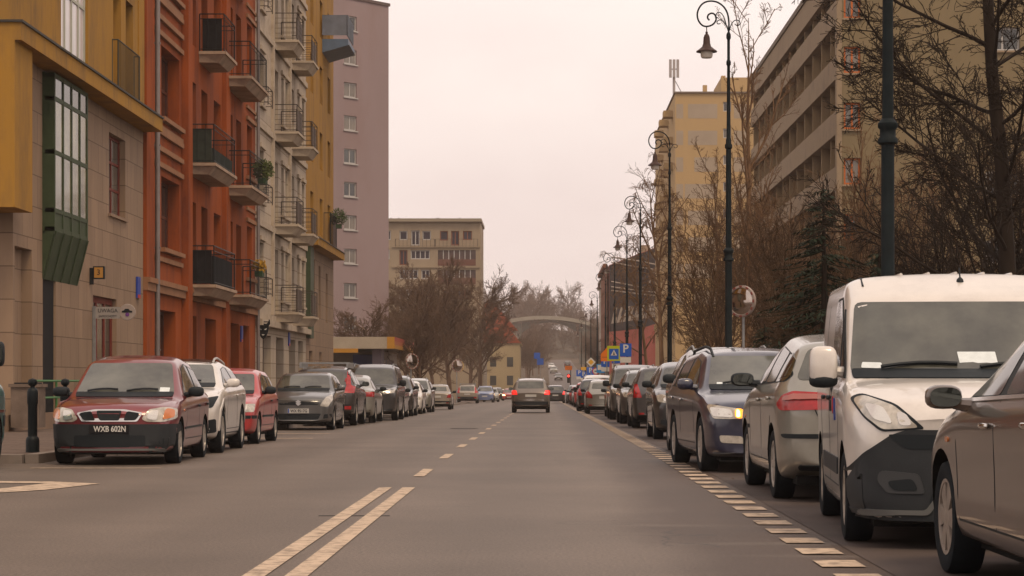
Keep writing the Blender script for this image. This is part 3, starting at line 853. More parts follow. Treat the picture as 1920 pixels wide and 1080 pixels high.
def balcony(f, parent, u0, u1, z, p=.86, slab=M_SLAB, rail=M_IRON, h=1.25, th=.36, horiz=0, step=.26, label=None):
    s = MB()
    f.bx(s, u0 - .05, u1 + .05, .0, p + .05, z - .10, z)
    b = [f.P(u0 + .05, 0, z - th), f.P(u1 - .05, 0, z - th), f.P(u1 - .12, p - .22, z - th), f.P(u0 + .12, p - .22, z - th), f.P(u0, 0, z - .10), f.P(u1, 0, z - .10), f.P(u1, p, z - .10), f.P(u0, p, z - .10)]
    s.add(b, [(0, 3, 2, 1), (4, 5, 6, 7), (0, 1, 5, 4), (1, 2, 6, 5), (2, 3, 7, 6), (3, 0, 4, 7)])
    o = s.build('balcony', slab, parent)
    if label: o['label'] = label
    r = bars(MB(), f, u0 + .04, u1 - .04, .02, p - .03, z, z + h, horiz, step, mid=z + h - .16 if not horiz else None).build('railing', rail, o)
    return o

LX = -11.5
FL = Facade((LX, 0), (0, 1), (1, 0))                  # left street front: u = distance along the street
# ---- 1: ochre house over stone-clad shop storeys
b1 = building('ochre_house', 'ochre yellow house over stone clad lower storeys with a green glazed bay window', (LX, 52, 0))
def child_world(o, root): # parts are modelled in world metres
    o.matrix_parent_inverse = Matrix.Translation(-Vector(root.location))
    return o
def bl(mb, name, m, root): return child_world(mb.build(name, m, root), root)
def fb(f, root, name, m, *a):
    q = MB(); f.bx(q, *a); return bl(q, name, m, root)
mb = MB()
ops = [(46.35, 47.9, -.2, 4.05), (48.95, 50.25, -.2, 3.62), (54.4, 57.4, -.2, 3.30), (56.4, 58.6, 5.55, 7.70)]
FL.wall(mb, 46.2, 61.2, -.3, 8.25, ops, .24)
FL.shell(mb, 46.2, 61.2, -.3, 8.25, 12)
bl(mb, 'stone_wall', M_STONE, b1)
mb = MB()
FL.bx(mb, 46.30, 47.95, -.30, -.23, -.25, 4.1)
bl(mb, 'niche_panel', M_STONE, b1)
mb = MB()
FL.bx(mb, 48.97, 50.23, -1.6, -.05, -.25, 3.60)  # solid block almost flush with the wall, its black paints the passage shade
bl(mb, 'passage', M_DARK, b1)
mb = MB()
FL.wall(mb, 44.65, 61.2, 8.68, 24, [(50.8, 53.8, 9.0, 13.4), (56.95, 58.0, 9.0, 11.6), (58.65, 59.7, 9.0, 11.6), (47.2, 48.8, 9.9, 11.7), (50.8, 53.8, 15, 19), (57.4, 59.4, 14, 17)], .28)
FL.shell(mb, 44.65, 61.2, 8.68, 24, 12)
FL.bx(mb, 44.65, 46.2, -3, .42, 4.75, 8.25)
FL.bx(mb, 60.4, 61.18, 0, .04, 8.68, 24)
bl(mb, 'upper_wall', M_YEL, b1)
mb = MB()
FL.bx(mb, 44.65, 61.2, -3, .56, 8.25, 8.62)
bl(mb, 'ledge', M_YEL, b1)
mb = MB(); FL.bx(mb, 44.6, 61.25, -.1, .60, 8.62, 8.67); bl(mb, 'ledge_flashing', mat('lead_flashing', (.05, .045, .04), .6), b1)
for o in ((56.4, 58.6, 5.55, 7.70),): child_world(FL.window(o, b1, .19, M_REDF, M_GLASS, 2, 3, .08), b1)
mb = MB(); FL.bx(mb, 56.3, 58.7, 0, .07, 5.47, 5.545); bl(mb, 'sill', M_STONE2, b1)
child_world(FL.window((54.4, 57.4, -.2, 3.30), b1, .15, M_REDF, M_GLASS, 3, 2, .16, 'shop_door'), b1)
wwin = mat('bright_curtained_glass', (.62, .56, .56), .15, spec=.6, noise=.12, nscale=1)
child_world(FL.window((50.8, 53.8, 9.0, 13.4), b1, .10, mat('pale_green_frame', (.40, .40, .33), .5), wwin, 4, 3, .09), b1)
for o in ((56.95, 58.0, 9.0, 11.6), (58.65, 59.7, 9.0, 11.6), (47.2, 48.8, 9.9, 11.7), (50.8, 53.8, 15, 19), (57.4, 59.4, 14, 17)): child_world(FL.window(o, b1, .26, M_REDF, M_GLASS, 2, 2), b1)
rl = bars(MB(), FL, 56.8, 59.8, .0, .16, 8.75, 10.2, 0, .14)
bl(rl, 'railing', mat('olive_iron', (.06, .055, .04), .5), b1)
# green oriel
ba = MB()
FL.bx(ba, 48.9, 52.5, 0, .06, 4.5, 8.2)
for u in (48.9, 49.78, 50.67, 51.56, 52.38): FL.bx(ba, u, u + .09, .06, .285, 4.55, 8.15)
for z in (4.55, 4.98, 6.32, 7.55, 8.08): FL.bx(ba, 48.9, 52.49, .06, .28, z, z + .10)
FL.bx(ba, 48.93, 52.46, .06, .26, 4.6, 5.0)
pl_ = [(48.9, 0, 3.45), (52.5, 0, 3.45), (52.5, .28, 4.55), (48.9, .28, 4.55), (48.9, 0, 4.55), (52.5, 0, 4.55)]
ba.add([FL.P(*p) for p in pl_], [(0, 1, 2, 3), (0, 3, 4), (1, 5, 2), (3, 2, 5, 4), (0, 4, 5, 1)])
for k in range(5):
    u = 48.95 + .87 * k
    ba.tube([FL.P(u, .02, 3.45), FL.P(u, .30, 4.55)], .016, 4)
ob = bl(ba, 'oriel', M_GREENF, b1)
mb = MB(); FL.bx(mb, 48.95, 52.45, .07, .262, 5.05, 7.55); g_ = mb.build('pane', M_OGLASS, ob)
mb = MB(); FL.bx(mb, 48.95, 52.45, .07, .262, 7.62, 8.08); mb.build('top_light', M_GLASS, ob)
mb = MB(); FL.bx(mb, 44.0, 61.2, 0, .09, -.2, .38); bl(mb, 'plinth', M_STONE2, b1)

# ---- 2: terracotta tenement
b2 = building('terracotta_house', 'terracotta orange tenement with sand coloured bands and iron balconies', (LX, 73, 0))
lev = [4.23, 8.16, 12.1, 16.0]
ops = []; wins = []
for (a, b) in ((63.9, 66.6), (69.2, 70.6), (72.4, 74.8), (77.8, 80.4), (81.6, 83.2)): ops.append((a, b, -.3, 3.25))
for z in lev:
    ops.append((64.1, 67.3, z + .9, z + 3.05))
    for (a, b) in ((69.2, 70.5), (71.6, 72.9), (74.3, 75.9), (77.5, 78.8), (79.7, 81.0)): ops.append((a, b, z + .02, z + 2.75))
    ops.append((82.6, 84.0, z + .9, z + 2.9))
mb = MB(); FL.wall(mb, 61.2, 85, -.6, 22, ops, .42); FL.shell(mb, 61.2, 85, -.6, 22, 12)
FL.bx(mb, 67.7, 68.5, 0, .22, -.6, 22); FL.bx(mb, 61.22, 62.4, 0, .10, -.6, 22); FL.bx(mb, 76.2, 77.2, 0, .16, -.6, 22)
bl(mb, 'wall', M_ORG, b2)
M_DKORG = mat('brown_door', (.10, .03, .016), .6, noise=.2, nscale=2)
for o in ops: child_world(FL.window(o, b2, .40, M_DKORG, M_GLASS if o[2] > 0 else mat('dim_glass', (.03, .015, .012), .15), 2, 2 if o[2] > 0 else 1, .10, 'window' if o[2] > 0 else 'door', False), b2)
for z in lev:
    for k in (3.32, 3.80, 4.30 - .0): 
        if z + k < 21: fb(FL, b2, 'cornice_band', M_ORGBAND, 62.6, 67.6, 0, .10, z + k - .06, z + k + .09)
    fb(FL, b2, 'cornice_band', M_ORGBAND, 63.9, 67.5, 0, .16, z + .76, z + .89)
    fb(FL, b2, 'cornice_band', M_ORGBAND, 62.6, 67.6, 0, .08, z + .46, z + .60)
    fb(FL, b2, 'cornice_band', M_ORGBAND, 82.3, 84.9, 0, .09, z + 3.05, z + 3.2); fb(FL, b2, 'cornice_band', M_ORGBAND, 82.3, 84.9, 0, .12, z + .76, z + .89); fb(FL, b2, 'cornice_band', M_ORGBAND, 82.3, 84.9, 0, .07, z + 3.5, z + 3.62)
fb(FL, b2, 'cornice_band', M_ORGBAND, 61.2, 85, 0, .14, 3.72, 3.95); fb(FL, b2, 'cornice_band', M_ORGBAND, 61.2, 85, 0, .20, 3.95, 4.10)

M_COVER = mat('black_balcony_cover', (.012, .012, .014), .8, noise=.4, nscale=5)
for i, z in enumerate(lev):
    for j, (u0, u1) in enumerate(((68.9 + (2.2 if i == 2 else 0), 73.6), (76.8, 81.4))):
        o = balcony(FL, b2, u0, u1, z, .86 if j == 0 else .94); child_world(o, b2)
        if j == 0 and i < 3:
            m_ = MB(); FL.bx(m_, u0 + .12, u0 + .20, .1, .74, z + .03, z + 1.12)
            if i < 2: FL.bx(m_, u0 + .2, u1 - .2, .70, .78, z + .03, z + (.95 if i == 0 else .5))
            c_ = m_.build('windbreak_screen', M_COVER if i != 1 else mat('grey_green_screen', (.03, .037, .03), .8, noise=.3, nscale=4), o)
    # scrolled plant baskets outside the far rails
mb = MB(); mb.tube([(LX + .16, 62.6, -.4), (LX + .16, 62.6, 22)], .075, 10)
for z in range(2, 22, 3): mb.box(LX, LX + .25, 62.56, 62.64, z, z + .05)
bl(mb, 'downpipe', mat('zinc_pipe', (.20, .17, .16), .5, .4, noise=.2, nscale=2), b2)
mb = MB(); mb.tube([(LX + .14, 84.8, -.4), (LX + .14, 84.8, 22)], .07, 8); bl(mb, 'downpipe', mat('zinc_pipe', (.2, .17, .16)), b2)

# ---- 3: cream tenement
b3 = building('cream_house', 'cream white tenement with grooved render and brown barred balconies', (LX, 94, 0))
lev3 = [4.05, 7.80, 11.75, 15.65, 19.4]
ops = []
for (a, b) in ((87.2, 89.8), (91.6, 94.2), (96.2, 98.6), (99.8, 101.8)): ops.append((a, b, -.6, 3.0))
for z in lev3:
    for (a, b, q) in ((86.3, 87.5, .6), (91.2, 92.3, .02), (93.4, 94.3, .6), (94.9, 95.8, .6), (97.2, 98.2, .02), (99.5, 100.4, .6), (101.4, 102.3, .6)): ops.append((a, b, z + q, z + 2.7))
mb = MB(); FL.wall(mb, 85, 103, -.8, 12.2, [o for o in ops if o[3] < 12], .35)
bl(mb, 'grooved_wall', M_CREAM, b3)
mb = MB(); FL.wall(mb, 85, 103, 12.2, 26, [(max(o[0], 0), o[1], max(o[2], 12.2), o[3]) for o in ops if o[3] > 12.3], .35); FL.shell(mb, 85, 103, -.8, 26, 12)
for u in (89.9, 95.9): FL.bx(mb, u, u + .35, 0, .12, 3.9, 26)
bl(mb, 'wall', M_CREAM2, b3)
for o in ops: child_world(FL.window(o, b3, .33, mat('brown_frame', (.16, .12, .09), .6), M_GLASS, 2, 1, .07, 'window' if o[2] > 0 else 'shop_door', False), b3)
for z in lev3: fb(FL, b3, 'cornice_band', M_CREAM2, 85, 103, 0, .10, z - .42, z - .18)
for z in lev3:
    for (a, b) in ((86.1, 87.7), (93.2, 94.5), (94.7, 96.0), (99.3, 100.6), (101.2, 102.5)): fb(FL, b3, 'cornice_band', M_CREAM2, a, b, 0, .12, z + .48, z + .58); fb(FL, b3, 'cornice_band', M_CREAM2, a, b, 0, .10, z + 2.78, z + 2.95)
fb(FL, b3, 'cornice_band', M_CREAM2, 85, 103, 0, .28, 3.35, 3.60)

M_BRN = mat('brown_iron', (.060, .046, .038), .6)
for z in lev3:
    for (u0, u1, p) in ((90.9, 93.3, 1.0), (96.8, 99.0, 1.0)):
        o = balcony(FL, b3, u0, u1, z, p, M_CREAM2, M_BRN, 1.15, .42, 5); child_world(o, b3)
        m_ = MB(); FL.bx(m_, u0 + .3, u1 - .1, p - .10, p - .06, z + .15, z + 1.0); m_.build('brown_panel', mat('brown_panel', (.12, .09, .075), .7), o)
    rl = bars(MB(), FL, 86.2, 87.6, 0, .35, z + .55, z + 1.25, 3); bl(rl, 'window_box_rail', M_BRN, b3)

# ---- 4: far ochre house with ledge, twin of the first
b4 = building('ochre_house', 'narrow ochre house with a sloping ledge and blue balcony beside the pink tower', (LX, 110, 0))
mb = MB()
ops4 = [(105.2, 107.0, 4.6, 7.2), (108.8, 109.8, 4.3, 7.0), (112.4, 113.4, 4.2, 6.8), (104.4, 106.0, -.8, 2.6), (109.2, 110.4, -.8, 2.6)]
FL.wall(mb, 103, 116.5, -1, 7.7, ops4, .3); FL.shell(mb, 103, 116.5, -1, 7.7, 12); bl(mb, 'stone_wall', M_STONE, b4)
ops5 = [(a, a + 1.4, z, z + 1.9) for z in (8.6, 12.0, 15.4, 18.8) for a in (105, 109.4, 113.4)]
mb = MB(); FL.wall(mb, 103, 116.5, 8.1, 25, ops5, .3); FL.shell(mb, 103, 116.5, 8.1, 25, 12); bl(mb, 'upper_wall', M_YEL, b4)
mb = MB(); FL.bx(mb, 103, 116.6, -3, .6, 7.7, 8.06); bl(mb, 'ledge', M_YEL, b4)
mb = MB(); FL.bx(mb, 102.95, 116.65, -.1, .64, 8.06, 8.10); bl(mb, 'ledge_flashing', mat('lead_flashing', (.05, .045, .04)), b4)
for o in ops4 + ops5: child_world(FL.window(o, b4, .28, M_REDF, M_GLASS, 2, 1, .08, 'window', False), b4)
mb = MB(); FL.bx(mb, 103.1, 104.6, 0, .22, 3.2, 7.65); bl(mb, 'oriel', M_GREENF, b4)
rl = bars(MB(), FL, 111.4, 114.6, 0, .35, 8.15, 9.9, 0, .2); bl(rl, 'railing', M_IRON, b4)
o = MB(); FL.bx(o, 110.6, 114.2, 0, 1.35, 18.55, 18.85); M_BLUP = mat('blue_metal', (.10, .14, .20), .5, noise=.15, nscale=2)
pts = [FL.P(110.6, 0, 18.15), FL.P(114.2, 0, 18.15), FL.P(114.2, 1.4, 18.55), FL.P(110.6, 1.4, 18.55), FL.P(110.6, 0, 18.55), FL.P(114.2, 0, 18.55)]
o.add(pts, [(0, 1, 2, 3), (0, 3, 4), (1, 5, 2), (3, 2, 5, 4)])
bo = bl(o, 'balcony', M_BLUP, b4); bo['label'] = 'blue metal balcony'
m_ = MB(); FL.bx(m_, 110.62, 110.66, 0, 1.3, 19.05, 20.1); FL.bx(m_, 110.62, 114.1, 1.27, 1.31, 19.05, 20.1)
for k in range(12): FL.bx(m_, 110.62 + .29 * k, 110.66 + .29 * k, 1.31, 1.335, 19.05, 20.1)
m_.build('blue_balustrade', mat('pale_blue_sheet', (.15, .165, .20), .6, noise=.2, nscale=2), bo)

# ---- 5: pink tower block
ax, ay = -13.4, 184.0
UU = Vector((-.64, -.77)).normalized(); NN = Vector((.77, -.64)).normalized()
FT = Facade((ax, ay), tuple(UU), tuple(NN))
b5 = building('pink_tower', 'tall pink rendered tower block with one column of small white windows', (ax, ay, zg(ay)))
ztop = 1.1 + 703 * 184 / 4000
rows = [1.1 + (715 - y) * .0452 for y in (-17, 45, 108, 170, 232, 294, 356, 418, 481, 545, 607)]
ut = 3.95
ops = [(ut - .05, ut + 1.45, z - .62, z + .62) for z in rows if z < ztop - 1]
mb = MB(); FT.wall(mb, 0, 14, -2.5, ztop, ops, .2); FT.shell(mb, 0, 14, -2.5, ztop, 13)
FT.bx(mb, ut + 2.2, 14, 0, .12, -2.5, ztop)
bl(mb, 'wall', M_PINK, b5)
mb = MB(); FT.bx(mb, -.1, 14, -13, .10, ztop, ztop + .25); bl(mb, 'roof_edge', mat('roof_felt', (.12, .09, .085), .8), b5)
for o in ops:
    w = child_world(FT.window(o, b5, .16, M_FRAME, M_GLASS, 2, 1, .11), b5)
for o in ops: fb(FT, b5, 'sill', M_FRAME, o[0] - .1, o[1] + .1, 0, .10, o[2] - .1, o[2] - .005)

# ---- 6: beige block with balconies
d6 = 290; K6 = d6 / 4000
X6 = lambda x: (x - 1020) * K6
Z6 = lambda y: 1.1 + (715 - y) * K6
b6 = building('beige_block', 'beige flat roofed block of flats with dark window bands behind the bare trees', (X6(815), d6, zg(d6)))
F6 = Facade((0, d6), (1, 0), (0, -1))
M_BGE = mat('beige_render', (.30, .235, .165), .85, noise=.10, nscale=.25, stretch=(1, 1, .3), dirt=((.18, .14, .10), .5, .3))
wl = []
wins6 = []
for (x0, x1, y0, y1, fm, c) in [(727, 733, 432, 450, 0, 1), (749, 764, 433, 450, 0, 1), (771, 787, 432, 460, 0, 2), (792, 808, 433, 450, 0, 1), (825, 840, 433, 451, 1, 1), (846, 861, 433, 460, 1, 2), (868, 885, 433, 450, 1, 2),
        (727, 731, 468, 486, 0, 1), (749, 764, 469, 497, 1, 2), (770, 806, 469, 486, 0, 4), (749, 784, 506, 523, 0, 4), (790, 806, 506, 523, 0, 2), (749, 784, 543, 560, 0, 4), (790, 806, 543, 560, 0, 2), (749, 784, 580, 597, 0, 4), (830, 885, 543, 560, 1, 4), (830, 885, 580, 597, 1, 4)]:
    wins6.append((X6(x0), X6(x1), Z6(y1), Z6(y0), fm, c))
log = [(X6(821), X6(892), Z6(498), Z6(469)), (X6(821), X6(892), Z6(533), Z6(506))]
mb = MB(); F6.wall(mb, X6(690), X6(901), -3, Z6(416), [w[:4] for w in wins6] + log, .25); F6.shell(mb, X6(690), X6(901), -3, Z6(416), 14)
for y in (462, 500, 537): F6.bx(mb, X6(735), X6(900), 0, .18, Z6(y) - .15, Z6(y))
bl(mb, 'wall', M_BGE, b6)
mb = MB(); F6.bx(mb, X6(690) - .4, X6(903), -14.5, .6, Z6(416), Z6(410)); bl(mb, 'roof', mat('roof_slab', (.26, .215, .16), .8), b6)
for w in wins6: child_world(F6.window(w[:4], b6, .2, M_ORGF if w[4] == 1 and False else (M_FRAME if w[4] == 0 else mat('brown_window', (.18, .06, .035), .6)), mat('dusk_glass', (.035, .032, .045), .1), w[5], 1, .14, 'window', False), b6)
for l_ in log:
    m_ = MB(); F6.bx(m_, l_[0], l_[1], -.30, -.25, l_[2], l_[3]); o = bl(m_, 'loggia', mat('loggia_glazing', (.09, .055, .05), .2, noise=.4, nscale=.8), b6)
    for k in range(1, 7):
        m_ = MB(); u = l_[0] + (l_[1] - l_[0]) * k / 7; F6.bx(m_, u - .06, u + .06, -.25, -.16, l_[2] + .8, l_[3]); m_.build('mullion', M_FRAME, o)
    m_ = MB(); F6.bx(m_, l_[0], l_[1], -.2, .05, l_[2], l_[2] + .85); m_.build('parapet', mat('brick_red_parapet', (.14, .065, .05), .8), o)
for (xa, xb) in ((742, 815), (817, 896)):
    rl = bars(MB(), F6, X6(xa), X6(xb), 0, .9, Z6(463), Z6(449), 0, .5, .02); bl(rl, 'railing', M_BRN, b6)
for x in (730, 745, 817, 820, 860): bl(MB().box(X6(x), X6(x) + .15, d6 + 2, d6 + 2.15, Z6(410), Z6(406)), 'roof_vent', M_STEEL, b6)

# ---- 7: filling station kiosk
bk = building('filling_station', 'low filling station kiosk with yellow and red canopy stripe and blue panel', (-12.5, 150, zg(150)))
zk = lambda y: 1.1 + (715 - y) * 140 / 4000
M_KIOSK = mat('kiosk_wall', (.26, .21, .17), .7, noise=.15, nscale=1)
mb = MB(); mb.box(-18, -10.9, 144, 158, -2, 3.1); bl(mb, 'wall', M_KIOSK, bk)
mb = MB(); mb.box(-22, -9.83, 140, 160.4, 3.25, 4.02); bl(mb, 'canopy', mat('canopy_cream', (.36, .30, .23), .6, noise=.1, nscale=1), bk)
M_CY = mat('canopy_yellow', (.42, .20, .03), .5); M_CO = mat('canopy_orange', (.38, .11, .04), .5); M_CR = mat('canopy_red', (.34, .06, .035), .5)
mb = MB()
for i, (a, m_i) in enumerate(((0, 0), (1, 1), (2, 2))):
    mb.box(-9.83, -9.80, 140.0, 160.4, 3.25 + .257 * i, 3.25 + .257 * (i + 1) - .002, m_i)
mb.box(-10.3, -9.81, 139.96, 140, 3.25, 4.02, 0); mb.box(-15, -12.2, 139.97, 140, 2.98, 3.25, 0)
bl(mb, 'stripe', [M_CY, M_CO, M_CR], bk)
mb = MB(); mb.box(-11.35, -10.75, 141, 143.5, -1, 3.25); bl(mb, 'pillar', mat('lilac_post', (.20, .165, .20), .6), bk)
mb = MB(); mb.box(-12.8, -11.36, 142.9, 143.0, .6, 2.9); o = bl(mb, 'price_panel', mat('deep_blue', (.02, .035, .14), .5), bk)
child_world(text_obj('price_lettering', 'CENY', .42, M_WHITEINK, o, (-12.2, 142.88, 1.9)), o)
for ch in o.children: ch.matrix_parent_inverse = Matrix()
for k in range(4): bl(MB().box(-10.89, -10.86, 144.6 + 2.6 * k, 146.8 + 2.6 * k, .3, 2.6), 'window', mat('blue_dark_glass', (.03, .045, .10), .1), bk)
# ------------------------------------------------------------------ right-hand buildings
M_GRNW = mat('olive_render', (.215, .165, .095), .9, noise=.10, nscale=.35, stretch=(1, 1, .3), dirt=((.13, .10, .06), .5, .35))
M_SANDW = mat('sand_render', (.33, .235, .135), .9, noise=.12, nscale=.4, stretch=(1, 1, .3), dirt=((.17, .12, .08), .5, .4))
M_CONC = mat('parapet_concrete', (.30, .225, .15), .9, noise=.15, nscale=.5, dirt=((.15, .11, .08), .6, .5))
bx_, by0, by1 = 16.15, 106.0, 151.0
br1 = building('loggia_block', 'long sand coloured block of flats with deep loggia bands behind the trees', (bx_, 106, zg(106)))
FS = Facade((bx_, by0), (1, 0), (0, -1))                  # end wall, faces us
FR = Facade((bx_, 0), (0, 1), (-1, 0))                    # street side
tops = [22.0 - 2.78 * k for k in range(9)]                # storey lines
zz = lambda y: 1.1 + (715 - y) * 106 / 4000
wy = [-93, 12, 115, 220, 324, 429, 534]
ops = []
for y in wy: ops += [(-1.25, -.42, zz(y + 22), zz(y - 28))]
ops2 = [(5.8, 7.5, zz(y + 10), zz(y - 34)) for y in (85, 355, 485)] + [(10.0, 11.7, zz(y + 10), zz(y - 34)) for y in (85, 220, 355, 485)]
mb = MB(); FS.wall(mb, -1.5, 20, -2, 22.3, ops + ops2, .22); bl(mb, 'end_wall', M_GRNW, br1)
mb = MB(); FS.shell(mb, 0, 20, -2, 22.3, 45); bl(mb, 'side_wall', M_SANDW, br1)
fb(FS, br1, 'corner_pier', M_CONC, -1.62, -1.36, -.45, .10, -2, 22.25)
for o in ops: child_world(FS.window(o, br1, .18, M_ORGF, M_GLASS, 2, 1, .10), br1)
for o in ops2: child_world(FS.window(o, br1, .18, M_FRAME, M_GLASS, 2, 1, .10), br1)
for o in ops + ops2: fb(FS, br1, 'sill', M_CONC, o[0] - .1, o[1] + .1, 0, .12, o[2] - .1, o[2] - .004)
mb = MB(); FS.bx(mb, -1.6, 20.2, -45.3, .25, 22.32, 22.62); bl(mb, 'roof', mat('roof_edge_grey', (.17, .13, .10), .8), br1)
# loggia bands: parapet, floor slab, fins, back wall recessed into the block edge
for k in range(8):
    zt = 22.0 - 2.78 * k
    fb(FR, br1, 'parapet', M_CONC, by0 + .5, by1, 1.34, 1.5, zt - 2.78 - .15, zt - 2.78 + 1.02)
    fb(FR, br1, 'floor_slab', M_CONC, by0 + .5, by1, 0, 1.34, zt - 2.78 - .15, zt - 2.78 + .03)
fb(FR, br1, 'parapet', M_CONC, by0 + .5, by1, 1.2, 1.52, 21.0, 22.3)
n = 12
for i in range(n + 1): fb(FR, br1, 'fin_wall', M_SANDW, by0 + .5 + (by1 - by0 - .7) * i / n, by0 + .66 + (by1 - by0 - .7) * i / n, 0, 1.33, -1.5, 22.2)
for k in range(8):
    for i in range(n):
        u = by0 + .9 + (by1 - by0 - .3) * i / n
        fb(FR, br1, 'loggia_window', M_GLASS if i % 2 else mat('brown_curtain_glass', (.07, .045, .03), .2), u, u + 2.0, .0, .05, 22 - 2.78 * (k + 1) + .1, 22 - 2.78 * (k + 1) + 2.3)


# patchwork tower
dT = 224; KT = dT / 4000
XT = lambda x: (x - 1020) * KT
ZT = lambda y: 1.1 + (715 - y) * KT
br2 = building('patchwork_tower', 'yellow and grey patchwork painted tower with aerials on its flat roof', (XT(1300), dT, zg(dT)))
FP = Facade((0, dT), (1, 0), (0, -1))
M_CRM = mat('warm_yellow_render', (.42, .285, .14), .85, noise=.10, nscale=.3, stretch=(1, 1, .3), dirt=((.30, .2, .11), .4, .3))
M_GRP = mat('grey_patch', (.33, .265, .20), .85, noise=.1, nscale=.4)
wT = [(XT(1356), XT(1371), ZT(y + 9), ZT(y - 9)) for y in (200, 250, 300, 350, 400, 450, 500)]
mb = MB(); FP.wall(mb, XT(1266), XT(1470), -3, ZT(175), wT, .2); FP.shell(mb, XT(1266), XT(1470), -3, ZT(175), 40); bl(mb, 'wall', M_CRM, br2)
for w in wT: child_world(FP.window(w, br2, .18, M_FRAME, M_GLASS, 2, 1, .1), br2)
mb = MB(); rr = random.Random(3)
for r_ in range(8):
    y = 195 + 50 * r_
    for (a, b) in ((1268, 1281), (1290, 1345), (1376, 1400)):
        dx = rr.choice((0, 0, 12, -6)) if a == 1290 else 0
        fb(FP, br2, 'grey_patch', M_GRP, XT(a + dx), XT(b), 0, .012, ZT(y + 27), ZT(y))
mb = MB(); FP.bx(mb, XT(1264), XT(1472), -40.2, .2, ZT(175) + .0, ZT(172)); bl(mb, 'roof', mat('roof_edge_grey', (.17, .13, .10)), br2)
FW = Facade((XT(1266), 0), (0, 1), (-1, 0)); mb = MB()
for k in range(9):
    for u in (228, 236, 246): fb(FW, br2, 'balcony', M_CRM, u, u + 2.0, .0, 1.0, ZT(210 + 50 * k), ZT(198 + 50 * k))
mb = MB(); FP.bx(mb, XT(1358), XT(1425), -14, -4, ZT(172), ZT(135)); FP.bx(mb, XT(1322), XT(1330), -3.5, -3, ZT(172), ZT(152)); FP.bx(mb, XT(1360), XT(1368), -6, -5, ZT(135), ZT(129)); bl(mb, 'stair_head', M_CRM, br2)
mb = MB()
mb.tube([(XT(1267), dT + 3, ZT(175)), (XT(1267), dT + 3, ZT(112))], .16, 6); mb.tube([(XT(1267), dT + 3, ZT(140)), (XT(1290), dT + 5, ZT(173))], .05, 4)
for x in (1260, 1267, 1274): mb.box(XT(x) - .14, XT(x) + .14, dT + 2.7, dT + 3.0, ZT(138), ZT(104))
mb.tube([(XT(1259), dT + 2.9, ZT(122)), (XT(1275), dT + 2.9, ZT(122))], .06, 4)
bl(mb, 'aerial_mast', mat('aerial_grey', (.34, .30, .29), .5), br2)

# mural gable
dM = 290; KM = dM / 4000
XM = lambda x: (x - 1020) * KM
ZM = lambda y: 1.1 + (715 - y) * KM
br3 = building('mural_house', 'gabled house whose dark end wall carries a painted keyboard mural above pink', (XM(1190), dM, zg(dM)))
M_MURD = mat('mural_charcoal', (.042, .034, .036), .85, noise=.25, nscale=.5)
M_MURP = mat('mural_pink', (.30, .085, .07), .85, noise=.2, nscale=.3)
M_MURL = mat('mural_chalk', (.30, .25, .21), .85)
M_BRICK = mat('rust_render', (.20, .075, .04), .85, noise=.2, nscale=.4)
mb = MB()
gable = [(XM(1142), -3), (XM(1272), -3), (XM(1272), ZM(440)), (XM(1252), ZM(455)), (XM(1142), ZM(497))]
mb.prism([(x, z) for x, z in gable], dM, dM + 30, 'y')
bl(mb, 'wall', M_MURP, br3)
mb = MB(); mb.prism([(XM(1142.5), ZM(622)), (XM(1200), ZM(616)), (XM(1252), ZM(600)), (XM(1252), ZM(456)), (XM(1142.5), ZM(498))], dM - .03, dM - .002, 'y'); bl(mb, 'mural', M_MURD, br3)
mb = MB()
n = 9
for i in range(n):
    t0, t1 = i / n, (i + .86) / n
    x0, x1 = 1146 + 94 * t0, 1146 + 94 * t1
    top = lambda x: 577 - (x - 1146) * .10; bot = lambda x: 607 - (x - 1146) * .16
    mb.prism([(XM(x0), ZM(bot(x0))), (XM(x1), ZM(bot(x1))), (XM(x1 + 6), ZM(top(x1))), (XM(x0 + 6), ZM(top(x0)))], dM - .05, dM - .03, 'y')
def chalk(pts, r=.10):
    mb.tube([(XM(x), dM - .05, ZM(y)) for x, y in pts], r, 4)
chalk([(1146, 492), (1180, 498), (1224, 505), (1218, 530), (1210, 540), (1146, 528)]); chalk([(1222, 511), (1250, 512)]); chalk([(1146, 538), (1190, 544), (1238, 549)]); chalk([(1146, 545), (1232, 555)])
chalk([(1230, 548), (1242, 542), (1242, 566), (1230, 566), (1230, 548)]); chalk([(1146, 482), (1200, 490), (1248, 500)])
bl(mb, 'mural_keyboard', M_MURL, br3)
mb = MB()
for i in (0, 1, 3, 4, 5, 7):
    x = 1146 + 94 * (i + .86) / n
    mb.prism([(XM(x - 1.5), ZM(596 - (x - 1146) * .13)), (XM(x + 4), ZM(595 - (x - 1146) * .13)), (XM(x + 9), ZM(576 - (x - 1146) * .1)), (XM(x + 3), ZM(576 - (x - 1146) * .1))], dM - .07, dM - .05, 'y')
bl(mb, 'mural_black_key', M_MURD, br3)
FV = Facade((XM(1142), 0), (0, 1), (-1, 0))
ops = [(u, u + 1.3, z, z + 2) for z in (2, 5.4, 8.8, 12.2) for u in (292, 296, 300, 304, 308, 312, 316)]
mb = MB(); FV.wall(mb, 290, 320, -3, ZM(498), ops, .2, n=.3); FV.bx(mb, 289.9, 320, .3, .8, ZM(500) - .1, ZM(500) + .4); bl(mb, 'street_wall', M_BRICK, br3)
for o in ops: 
    o2 = o
    w = MB(); FV.bx(w, o[0], o[1], .05, .12, o[2], o[3]); bl(w, 'window', M_GLASS, br3)
mb = MB(); mb.box(XM(1205), XM(1222), dM + 5, dM + 6.5, ZM(480), ZM(455)); mb.box(XM(1230), XM(1234), dM + 5, dM + 6, ZM(470), ZM(450)); bl(mb, 'chimney', M_BGE, br3)

